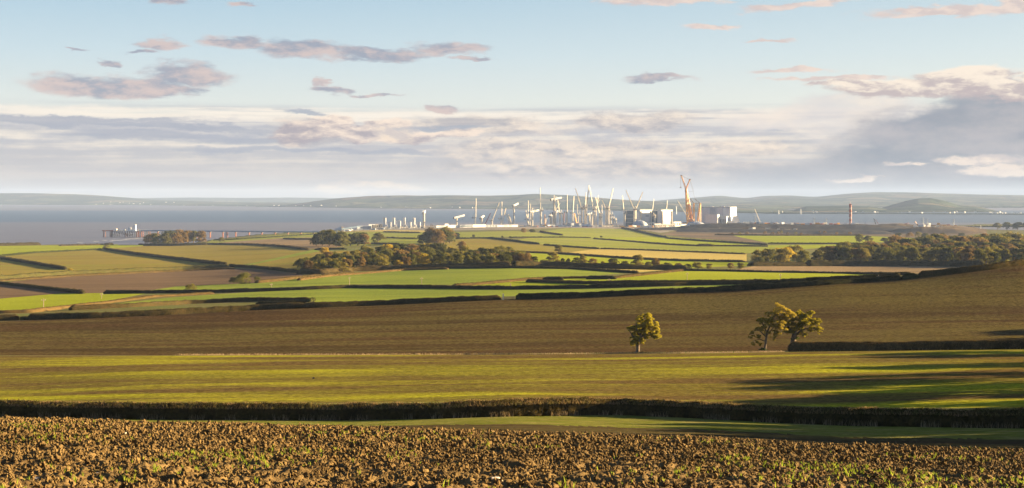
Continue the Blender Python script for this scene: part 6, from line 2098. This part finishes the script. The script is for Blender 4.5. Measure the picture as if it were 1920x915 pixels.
# ---- jetty
YJ = 4000.0
def JW(px_, row, Y=YJ): return W(px_, row, Y)
root = thing('sea_jetty', (JW(228, 0).x, YJ, 0), 'long thin sea jetty on piers with a piled platform at its outer end', 'jetty')
s = mpp(YJ)
zd = ztop(432.6, YJ)
mb = MB(); a, b_ = JW(256, 0), JW(642, 0)
xs = np.linspace(a.x, b_.x, 14)
for k in range(13):
    y0, y1 = YJ - 190 * k / 13, YJ - 190 * (k + 1) / 13
    mb = MB(); q0, q1 = Vector((xs[k] * y0 / YJ, y0, zd)), Vector((xs[k + 1] * y1 / YJ, y1, zd))
    mb.bar(q0, q1, 2.2); mb.bar(q0 + Vector((0, 0, 1.9)), q1 + Vector((0, 0, 1.9)), .5); rel(root, mb, 'deck_span', 'grey')
for p in (296, 344, 370, 394, 418, 442, 467, 491, 516, 540, 564, 588, 612):
    f_ = (p - 256) / 386.0; y = YJ - 190 * f_
    x = (p - 960) / F * y
    zg = min(tz1(x, y), -1.0) if tz1(x, y) < 1 else tz1(x, y) - 1
    for k in (-1, 1):
        mb = MB(); mb.bar((x, y + 3.2 * k, zg), (x, y + 3.2 * k, zd - 1), 2.6, 2.2, 8); rel(root, mb, 'pier_leg', 'rust')
    mb = MB(); mb.box(x, y, zd - 2.6, zd - 1.0, 4.6, 9.5); rel(root, mb, 'pier_cap', 'concrete')
mb = MB(); x = (426.5 - 960) / F * 3900
mb = MB(); mb.bar((x - 2, 3890, -1), (x - 2, 3890, 15), 1.6); mb.bar((x + 2.5, 3890, -1), (x + 2.5, 3890, 15), 1.6); mb.bar((x - 3, 3890, 14.5), (x + 3.5, 3890, 14.5), 1.4); mb.bar((x - 3, 3890, 9), (x + 3.5, 3890, 9), .8); rel(root, mb, 'fender_frame', 'rust')
zp = ztop(432.4, YJ)
for (p0, p1, m_) in ((193, 214, 'rust'), (214, 240, 'cream'), (240, 257, 'white')):
    A_, B_ = JW(p0, 0), JW(p1, 0)
    mb = MB(); mb.box((A_.x + B_.x) / 2, YJ, zp - 1.4, zp + 1.1, B_.x - A_.x - .2, 22); rel(root, mb, 'platform_deck', m_)
for p, w_, m_ in ((195.5, 2.6, 'rust'), (208, 2.6, 'rust')) + tuple((210 + 3.1 * k, 1.5, 'dark') for k in range(15)) + ((237.5, 2.8, 'rust'), (258, 2.8, 'rust'), (262.5, 1.8, 'rust'), (266.5, 2.8, 'rust'), (272, 1.5, 'dark'), (276, 1.5, 'dark'), (280, 1.8, 'rust')):
    for k in (-1, 1):
        q = JW(p, 0); mb = MB(); mb.bar((q.x, YJ + 8.5 * k, -2), (q.x, YJ + 8.5 * k, zp - 1.4), w_, w_ * .85, 8); rel(root, mb, 'pile', m_)
for k in range(12):
    q = JW(211 + 3.4 * k, 0); mb = MB(); mb.bar((q.x, YJ - 9, zp - 14), (q.x + 5, YJ - 9, zp - 2), .9); rel(root, mb, 'brace', 'dark')
for (p0, p1, t_, m_) in ((240.5, 245.5, 426.3, 'white'), (250.8, 255.2, 421.2, 'white'), (231.3, 234.8, 430.0, 'white'), (246, 250, 430, 'cream'), (216.5, 219.5, 429, 'cream')):
    A_, B_ = JW(p0, 0), JW(p1, 0)
    mb = MB(); mb.box((A_.x + B_.x) / 2, YJ - 2, zp + 1.1, ztop(t_, YJ), B_.x - A_.x, 8); rel(root, mb, 'deck_house', m_)
for p in (195, 201, 207, 213, 221, 227, 222.5):
    q = JW(p, 0); mb = MB(); mb.bar((q.x, YJ - 9, zp), (q.x, YJ - 9, zp + (6 if p == 222.5 else 2.4)), .7); rel(root, mb, 'bollard', 'rust')
mb = MB(); A_ = JW(258, 0); B_ = JW(284, 0); mb.bar((A_.x, YJ + 2, zp + 1.6), (B_.x, YJ + 2, zp + 1.6), 1.6); rel(root, mb, 'pipe_run', 'cream')

# conveyor bridge from the jetty end up to the site
root = thing('conveyor_bridge', W(655, 430, 4500), 'thin inclined conveyor bridge rising from the jetty to the sheds', 'conveyor')
p, q = W(640, 430.0, 4300), W(676, 424.0, 4700)
mb = MB(); mb.bar(p, q, 2.4); rel(root, mb, 'gallery', 'blueglass')
for t_ in (.15, .5, .85):
    r_ = p.lerp(q, t_); mb = MB(); mb.bar((r_.x, r_.y, tz1(r_.x, r_.y) - 1), r_, 1.3); rel(root, mb, 'support', 'grey')

# surf where the waves meet the shore left of the copse
r = np.random.default_rng(4)
V, Fc = [], []
for (cp, row, hw) in [(196, 451.5, 5), (209, 452, 5), (214, 450.8, 4), (221, 451, 3), (232, 450, 9), (238, 448.5, 7), (248, 448, 8), (180, 453, 5), (258, 447.5, 6), (268, 447, 6), (150, 455, 6), (225, 452, 5)]:
    y = F * CAMZ / (row - HOR); n = 16
    i = len(V)
    for k in range(n):
        a = 2 * math.pi * k / n; q = r.uniform(.55, 1.2)
        V.append(((cp - 960) / F * y + hw * mpp(y) * q * math.cos(a), y + 14 * q * math.sin(a), .12 + .04 * len(Fc)))
    Fc.append(tuple(i + k for k in range(n)))
M['foam'] = mat_plain('sea_foam', (.75, .75, .74), (.45, .45, .46), .08, .8)
tag(mesh_obj('surf', V, Fc, M['foam']), 'white breaking surf near the shore beside the jetty platform', None, None, 'stuff')

# houses along the far shore: small, white, each one its own object
def house_mesh():
    mb = MB(); mb.box(0, 0, 0, 1, 1, .6)
    i = len(mb.v)
    mb.v += [(-.52, -.32, 1.002), (.52, -.32, 1.002), (.52, .32, 1.002), (-.52, .32, 1.002), (-.52, 0, 1.45), (.52, 0, 1.45)]
    mb.f += [(i, i + 1, i + 5, i + 4), (i + 2, i + 3, i + 4, i + 5), (i, i + 4, i + 3), (i + 1, i + 2, i + 5)]
    o = mb.build('house', M['white']); COL.objects.unlink(o); return o.data


HM = house_mesh()
rh = random.Random(8)


def houses(n, p0, p1, r0, r1, w, where, far=0):
    for k in range(n):
        p = rh.uniform(p0, p1); row = rh.uniform(r0, r1)
        y = float(shore_y(p)) + 120 + far
        z = ztop(row, y); ww = rh.uniform(*w) * mpp(y)
        o = bpy.data.objects.new('house', HM); COL.objects.link(o)
        h = max(6, ww * rh.uniform(.25, .45))
        o.location = ((p - 960) / F * y, y, max(2.0, z)); o.scale = (ww, ww, h); o.rotation_euler = (0, 0, rh.uniform(-.2, .6))
        tag(o, 'tiny white house on the far shore ' + where, 'house', 'far houses ' + where)


houses(16, 170, 330, 379, 384, (.8, 2.2), 'at the left')
houses(14, 340, 640, 385.5, 387.5, (.8, 2.6), 'left of the middle')
houses(10, 660, 900, 389, 390.5, (1, 2.5), 'behind the silos')
houses(8, 1600, 1650, 397.6, 399.4, (1, 4), 'left of the round hill')
houses(16, 1650, 1840, 398.0, 400, (.8, 3), 'below the round hill')
houses(12, 1850, 1875, 399, 401, (1.5, 5), 'in the bright cluster at far right')
houses(7, 1876, 1920, 400, 401.5, (.8, 2.2), 'at the right edge')
houses(7, 1440, 1570, 397, 399, (.8, 2), 'right of the power station')
for (p, t_, w_, lab) in [(1268, 386.5, 1.6, 'small white lighthouse far off right of the right white tower'), (1460, 394.0, 1.4, 'small white sail shaped tower on the far shore'), (1501.5, 391.5, 1.2, 'white slim tower on the low headland')]:
    y = 9600
    root = thing('far_tower', ((p - 960) / F * y, y, 1), lab, 'tower')
    mb = MB(); c = W(p, 0, y); mb.lathe(c.x, y, [(w_ * 2.6, 0), (w_ * 1.7, ztop(t_, y) - 3), (w_ * 2.0, ztop(t_, y) - 3), (w_ * .3, ztop(t_, y))], 10); rel(root, mb, 'shaft', 'white')

# a crow low over the young crop
x, y, z = hit(588, 717, 200)
root = thing('bird', (x, y, z + .7), 'small black crow flying low over the young crop field', 'bird')
mb = MB(); tube_path(mb, [(x - .30, y, z + .68, .01), (x - .18, y, z + .70, .06), (x, y, z + .72, .09), (x + .16, y, z + .74, .055), (x + .26, y, z + .74, .012)], 7); rel(root, mb, 'body', 'bird', True)
for s_ in (-1, 1):
    i = 0; mb = MB()
    mb.v = [(x - .1, y, z + .72), (x + .12, y, z + .73), (x + .10, y + s_ * .28, z + .92), (x - .12, y + s_ * .30, z + .90), (x - .02, y + s_ * .62, z + .72), (x - .12, y + s_ * .60, z + .71)]
    mb.f = [(0, 1, 2, 3), (3, 2, 4, 5)]
    o = rel(root, mb, 'wing', 'bird')
    o.modifiers.new('thick', 'SOLIDIFY').thickness = .015

# ------------------------------------------------------------------ haze
def build_haze():
    x0, x1, y0, y1, z0, z1 = -42000, 42000, -300, 41000, -6.0, 340.0
    mb = MB(); mb.quadbox([(x0, y0, z0), (x1, y0, z0), (x1, y1, z0), (x0, y1, z0), (x0, y0, z1), (x1, y0, z1), (x1, y1, z1), (x0, y1, z1)])
    m = bpy.data.materials.new('haze'); m.use_nodes = True
    nt = m.node_tree; nt.nodes.clear(); b = NB(nt)
    out = b.n('ShaderNodeOutputMaterial'); v = b.n('ShaderNodeVolumePrincipled')
    v.inputs['Color'].default_value = (.34, .46, .76, 1)
    v.inputs['Density'].default_value = HAZE
    v.inputs['Anisotropy'].default_value = 0.0
    nt.links.new(v.outputs[0], out.inputs['Volume'])
    o = mb.build('haze', m)
    tag(o, 'thin blue air over the whole landscape', None, None, 'stuff')


HAZE = 2.9e-5
build_haze()
